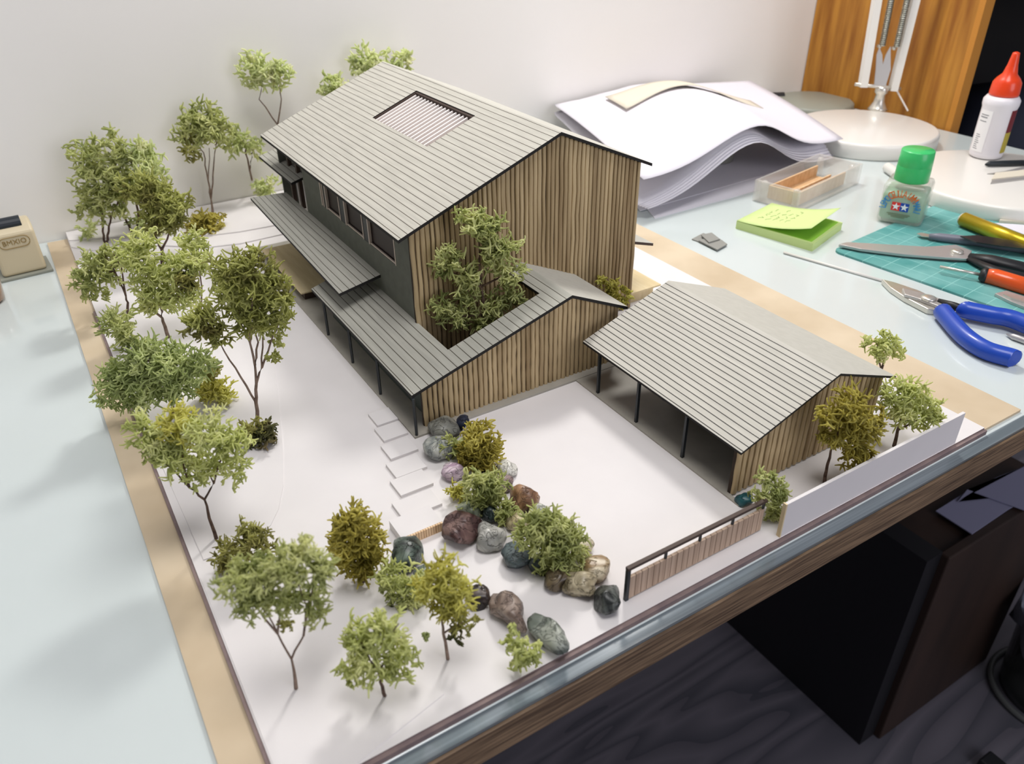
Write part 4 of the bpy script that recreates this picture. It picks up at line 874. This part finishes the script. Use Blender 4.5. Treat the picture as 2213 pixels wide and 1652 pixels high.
# screwdriver
sd = thing('screwdriver', zt_(2120, 590, 0), 'screwdriver with a thin steel shaft and an orange handle on the mat', 'screwdriver')
tool([zt_(2031, 577, .009), zt_(2120, 594, .009)], .0022, M['chrome'], 'shaft', sd)
tool([zt_(2117, 593, .009), zt_(2124, 594.5, .009), zt_(2132, 596, .009)], [.006, .0095, .0095], M['black'], 'collar', sd, 16)
tool([zt_(2131, 596, .009), zt_(2150, 599, .009), zt_(2260, 632, .009)], [.0092, .0105, .0105], M['orh'], 'handle', sd, 16)
# pliers
pl = thing('cutting_pliers', R(2020, 650, 0), 'long-nosed pliers with blue grips lying half off the front corner of the cutting mat', 'pliers')
zp = .0075
b = MB().prism([R(*p, zp) for p in ((1906, 603), (1935, 610), (1985, 627), (2030, 648), (2046, 664), (2040, 672), (2005, 668), (1955, 642), (1925, 622))], .0005, zp); b.obj('jaw', M['chrome'], pl, bevel=.001)
b = MB().prism([R(*p, zp+.004) for p in ((1950, 622), (1990, 632), (2020, 640), (2050, 655), (2046, 668), (2020, 658), (1985, 645), (1955, 636))], zp, zp+.004); b.obj('jaw', M['steel'], pl, bevel=.001)
MB().lathe([(.009, 0), (.009, .002), (.005, .0035), (0, .0035)], R(2006, 646, zp+.004), 18).obj('pivot', M['chrome'], pl, smooth=True)
tool([R(2028, 650, .012), R(2060, 662, .012), R(2090, 672, .012)], [.003, .0055, .005], M['black'], 'tang', pl, 8)
def spl(P, n=5):
    out = []; P = [np.array(p, float) for p in P]
    for i in range(len(P)-1):
        a_ = P[max(i-1, 0)]; b_, c_, d_ = P[i], P[i+1], P[min(i+2, len(P)-1)]
        for k in range(n):
            t = k/n; out.append(.5*((2*b_)+(-a_+c_)*t+(2*a_-5*b_+4*c_-d_)*t*t+(-a_+3*b_-3*c_+d_)*t**3))
    return out+[P[-1]]
g1 = spl([R(2035, 671, .010), R(2050, 690, .010), R(2085, 728, .010), (R(2130, 757, .010)), R(2183, 773, .010), R(2191, 776, .010)])
tool(g1, [.007]+[.0105]*(len(g1)-3)+[.0085, .003], M['blueh'], 'grip', pl, 14)['label'] = 'curved blue grip'
g2 = spl([R(2084, 668, .013), R(2092, 671, .013), R(2140, 681, .013), R(2190, 691, .013), R(2270, 725, .013)])
tool(g2, [.007]+[.0105]*(len(g2)-1), M['blueh'], 'grip', pl, 14)['label'] = 'straighter blue grip running out of frame'
# clip at right, probe, rod, strips
cl = thing('steel_clip', zt_(2190, 650, 0), 'silver steel clip on the near right part of the mat', 'clip')
MB().prism([zt_(*p, .004) for p in ((2150, 634), (2175, 628), (2260, 655), (2260, 680), (2186, 652))], zm, zm+.004).obj('clip_plate', M['steel'], cl, bevel=.0005)
MB().prism([zt_(*p, .0062) for p in ((2168, 636), (2188, 636), (2260, 658), (2260, 666), (2185, 644))], zm+.004, zm+.0062).obj('clip_tongue', M['chrome'], cl)
tag(MB().tube([R(2175, 722, .003), R(2190, 728, .004), R(2260, 752, .004)], [.0008, .0038, .0045], 8).obj('steel_probe', M['steel'], smooth=True), 'pointed steel tool tip entering from the right edge below the blue grips', 'tool')
tag(MB().tube([R(1694, 546, .0019), R(1925, 612, .0019)], .0018, 10).obj('plastic_rod', M['lampwhite'], smooth=True), 'thin white plastic rod lying on the glass between the note pad and the pliers', 'rod')
sp1 = MB().prism([zt_(*p, .004) for p in ((2168, 462), (2180, 458), (2300, 470), (2300, 486), (2160, 476))], zm+.0, zm+.004); tag(sp1.obj('cream_strip', M['cream']), 'cream card strip behind the gold pen', 'card strip')
sp1 = MB().prism([zt_(*p, .001) for p in ((2150, 482), (2300, 492), (2300, 540), (2190, 498))], zm, zm+.0012); tag(sp1.obj('paper_scrap', M['paper']), 'white paper scrap under the gold pen on the mat', 'paper')
# sticky notes
zn = .012
cn4 = [R(x, y, zn) for x, y in ((1592, 478), (1758, 527), (1821, 481), (1668, 440))]
nt_ = thing('sticky_note_pad', (cn4[0]+cn4[2])/2*np.array([1, 1, 0]), 'green sticky note pad with its top note curling up', 'note pad')
MB().prism(cn4, 0, zn).obj('pad', M['note'], nt_)
MB().prism([a_*.96+b_*.04 for a_, b_ in zip(cn4, cn4[2:]+cn4[:2])], zn, zn+.0004).obj('inner_note', M['noted'], nt_)['label'] = 'deeper green note underneath'
A0, A1, A2, A3 = cn4[0], cn4[1], cn4[2], cn4[3]
nv, nf = [], []; nu = 8
for i in range(nu+1):
    for j in range(nu+1):
        s_, t_ = i/nu, j/nu     # s along A0->A1 , t along A0->A3
        P = A0*(1-s_)*(1-t_)+A1*s_*(1-t_)+A2*s_*t_+A3*(1-s_)*t_
        c_ = max(0, s_-.0); P = P+np.array([0, 0, .0006+.020*c_**2]); P = P+(A3-A2+A0-A1)*0+(A0-A1)*.06*c_**2
        nv.append(P)
for i in range(nu):
    for j in range(nu): nf.append((i*(nu+1)+j, i*(nu+1)+j+1, (i+1)*(nu+1)+j+1, (i+1)*(nu+1)+j))
o = newobj('top_note', nv, nf, M['note'], nt_, smooth=True); md = o.modifiers.new('s', 'SOLIDIFY'); md.thickness = .0003*S; md.offset = 1
def notept(s_, t_):
    P = A0*(1-s_)*(1-t_)+A1*s_*(1-t_)+A2*s_*t_+A3*(1-s_)*t_; c_ = s_; return P+np.array([0, 0, .0006+.020*c_**2+.0005])+(A0-A1)*.06*c_**2
wm = MB()
for row in range(5):
    for k in range(4-row % 2):
        s0 = .18+row*.09; t0 = .30+k*.14+random.uniform(-.02, .02)
        st_ = [notept(s0+random.uniform(-.03, .03), t0+dt) for dt in (0, .03, .06, .09)]
        wm.tube(st_, .00034, 4)
wm.obj('handwriting', M['pencil'], nt_)['label'] = 'faint pencil handwriting'
# scraps
for k, (px4, h_, lb) in enumerate([(((1495, 517), (1520, 504), (1562, 520), (1540, 533)), 0., 'grey card scrap lying flat left of the note pad, lowest of three'), (((1510, 520), (1545, 509), (1572, 528), (1550, 540)), .002, 'grey card scrap in the middle of the little pile left of the note pad'), (((1515, 508), (1538, 503), (1556, 517), (1532, 524)), .004, 'grey card scrap on top of the little pile left of the note pad')]):
    tag(MB().prism([R(*p, h_+.0015) for p in px4], h_, h_+.0018).obj('card_scrap', M['scrap']), lb, 'card scrap', 'grey card scraps')
# acrylic box with sticks
za = .036
aq = [R(x, y, 0) for x, y in ((1664, 432), (1722, 462), (1856, 398))]
ax_ = aq[2]-aq[1]; aL = np.linalg.norm(ax_); ax_ /= aL; ay_ = np.array([-ax_[1], ax_[0], 0]); aw = .082
ab = thing('acrylic_box', aq[1]+ax_*aL/2+ay_*aw/2, 'clear acrylic box with tan wooden sticks inside, behind the note pad', 'box')
def abox(u0, u1, v0, v1, z0, z1, b=None):
    b = b or MB(); P = aq[1]; f = lambda u_, v_, z_: P+ax_*u_+ay_*v_+np.array([0, 0, z_])
    return b.hexa([f(u0, v0, z0), f(u1, v0, z0), f(u1, v1, z0), f(u0, v1, z0), f(u0, v0, z1), f(u1, v0, z1), f(u1, v1, z1), f(u0, v1, z1)])
b = abox(0, aL, 0, aw, 0, .003); abox(0, aL, 0, .004, .003, za, b); abox(0, aL, aw-.004, aw, .003, za, b); abox(0, .005, .004, aw-.004, .003, za, b); abox(aL-.005, aL, .004, aw-.004, .003, za, b)
b.obj('clear_shell', M['acr'], ab, bevel=.0012)['label'] = 'transparent acrylic walls'
abox(.022, aL-.028, .014, aw-.014, .0031, .006).obj('tray', M['stick'], ab)
b = abox(.022, aL-.028, .014, .017, .006, .024); abox(.022, aL-.028, aw-.017, aw-.014, .006, .024, b); abox(.022, .026, .017, aw-.017, .006, .024, b); b.obj('tan_liner', M['stick'], ab)
for k in range(5): abox(.030, aL-.04, .0185+k*.0048, .0215+k*.0048, .006, .014+.004*(k % 2)).obj('wooden_stick', M['palewood'], ab)
for (u_, v_) in ((.012, .012), (aL-.012, .012), (.012, aw-.012), (aL-.012, aw-.012)):
    P = aq[1]+ax_*u_+ay_*v_; MB().lathe([(.006, .0031), (.006, .031), (.003, .034), (0, .034)], P, 14).obj('clear_peg', M['acr'], ab, smooth=True)
# papers
def grid(fn, nu=26, nv_=22):
    v = [fn(i/nu, j/nv_) for i in range(nu+1) for j in range(nv_+1)]
    f = [(i*(nv_+1)+j, i*(nv_+1)+j+1, (i+1)*(nv_+1)+j+1, (i+1)*(nv_+1)+j) for i in range(nu) for j in range(nv_)]; return v, f
FL, FR, BR, BL_ = R(1400, 458, .014), R(1790, 330, .010), R(1612, 190, .06), R(1150, 212, .06)
def sheetfn(c4_, amp, dz=0., lift=0.):
    fl_, fr_, br_, bl_2 = [np.array(q) for q in c4_]
    def fn(s_, t_):
        P = fl_*(1-s_)*(1-t_)+fr_*s_*(1-t_)+br_*s_*t_+bl_2*(1-s_)*t_
        bump = math.exp(-((s_-.50)/(.27 if s_ < .5 else .22))**2)*amp*(1-t_)**.6
        z = P[2]+bump+dz+lift*(1-s_)**1.5*(1-t_)+.012*math.sin(math.pi*t_)*(.5+.5*math.sin(3*s_+.5))
        return np.array([P[0], min(P[1], .985), z])
    return fn
def papers(fn, label):
    v, f = grid(fn); o = newobj('paper_sheet', v, f, M['paper'], smooth=True); md = o.modifiers.new('s', 'SOLIDIFY'); md.thickness = .0005*S; md.offset = 1
    return tag(o, label, 'paper', 'loose papers in the pile behind the house')
p_l = [R(x, y, .001) for x, y in ((1415, 472), (1745, 382), (1700, 250), (1300, 330))]
tag(MB().prism(p_l, .0, .0012).obj('paper_sheet', M['paper']), 'flat white sheet lying directly on the glass at the bottom of the paper pile', 'paper')
p_2 = [R(x, y, .003) for x, y in ((1383, 455), (1812, 332), (1700, 250), (1290, 330))]
tag(MB().prism(p_2, .0014, .0026).obj('paper_sheet', M['paper']), 'second sheet from the bottom of the paper pile, its corner by the house gable', 'paper')
for k in range(5):
    FRk = R(1800-4*k, 345-5*k, .010+.003*k)
    papers(sheetfn((FL+np.array([-.003*k, .003*k, 0]), FRk, BR, BL_), .066, .002+.0012*k), ('lowest', 'second', 'third', 'fourth', 'fifth')[k]+' of the arched white sheets draped over the grey tape roll, counted from below')
topfn = sheetfn((FL+np.array([-.010, .004, .004]), R(1820, 312, .028), BR+np.array([.01, 0, .004]), BL_+np.array([0, 0, .004])), .058, .0095, .036)
papers(topfn, 'topmost large white sheet of the pile, its corner pointing at the lamp base')
tr = R(1558, 352, .0); tag(MB().lathe([(.028, .0028), (.030, .005), (.030, .058), (.028, .060), (.018, .060), (.018, .0028)], (tr[0]+.0, tr[1]+.012, 0), 36).obj('tape_roll', M['scrap'], smooth=False), 'grey tape roll propping up the arched papers', 'tape roll')
def fnc(s_, t_):
    u_ = .20+.62*s_; w_ = .50+.10*math.sin(math.pi*s_)-.05*s_+(.20-.07*s_)*t_
    return topfn(u_, w_)+np.array([0, 0, .0015+.006*math.sin(math.pi*s_)**2+.006*(1-s_)**4])
v, f = grid(fnc, 20, 4); o = newobj('curled_strip', v, f, M['cream'], smooth=True); md = o.modifiers.new('s', 'SOLIDIFY'); md.thickness = .0012*S
tag(o, 'curled cream card strip lying on top of the paper pile', 'card strip')
# far items at the back of the desk
q = R(1668, 222, 0); tag(MB().tube([q+np.array([0, 0, .012]), q+np.array([.022, -.012, .012])], .011, 16).obj('black_cylinder', M['black']), 'short dark cylinder between the papers and the back wall', 'cylinder')
q = R(1735, 226, 0); b = MB().lathe([(.085, 0), (.088, .004), (.088, .012), (.082, .016), (0, .017)], (q[0], min(q[1], .9), 0), 40)
tag(b.obj('grey_plate', M['greyplate'], smooth=True), 'flat grey-white rounded plate behind the lamp base in the desk corner', 'plate')

# ------------------------------------------------------------------ scale to metres
done = set()
for o in bpy.data.objects:
    o.location = o.location*S
    if o.type == 'MESH' and o.data.name not in done:
        done.add(o.data.name); o.data.transform(Matrix.Scale(S, 4)); o.data.update()
# ------------------------------------------------------------------ lights
def area(name, loc, target, size, energy, col, shape='DISK'):
    l = bpy.data.lights.new(name, 'AREA'); l.shape = shape; l.size = size*S; l.energy = energy; l.color = col
    o = bpy.data.objects.new(name, l); COL.objects.link(o); o.location = Vector(loc)*S
    d = (Vector(target)-Vector(loc)); o.rotation_euler = d.to_track_quat('-Z', 'Y').to_euler(); return o
area('lamp_light', (1.10, .90, 1.20), (.45, .30, 0), .25, 6.4, (1., .98, .95))
area('ceiling_light', (.35, -.2, 2.6), (.4, .5, 0), 1.2, 18., (1., .98, .97))
area('room_fill_light', (1.0, -2.4, .9), (.8, 0, -.3), 1.5, 13., (.90, .90, 1.), 'SQUARE')  # unseen soft fill added behind the camera to lift floor and front faces
wd_ = bpy.data.worlds.new('world'); scn.world = wd_; wd_.use_nodes = True
wd_.node_tree.nodes['Background'].inputs[0].default_value = (.87, .85, .95, 1); wd_.node_tree.nodes['Background'].inputs[1].default_value = .26
# ------------------------------------------------------------------ camera
cd = bpy.data.cameras.new('camera'); co = bpy.data.objects.new('camera', cd); COL.objects.link(co)
cd.sensor_fit = 'HORIZONTAL'; cd.sensor_width = 36; cd.lens = 36*F_PX/W; cd.clip_start = .01
m3 = Matrix(((RT[0], UP[0], -FW[0]), (RT[1], UP[1], -FW[1]), (RT[2], UP[2], -FW[2])))
co.matrix_world = Matrix.Translation(Vector(CAM)*S) @ m3.to_4x4()
cd.dof.use_dof = True; cd.dof.focus_distance = .80*S; cd.dof.aperture_fstop = 13.
scn.camera = co
scn.view_settings.view_transform = 'Standard'; scn.view_settings.look = 'None'; scn.view_settings.gamma = 1; scn.view_settings.use_curve_mapping = False
scn.view_settings.exposure = -.31
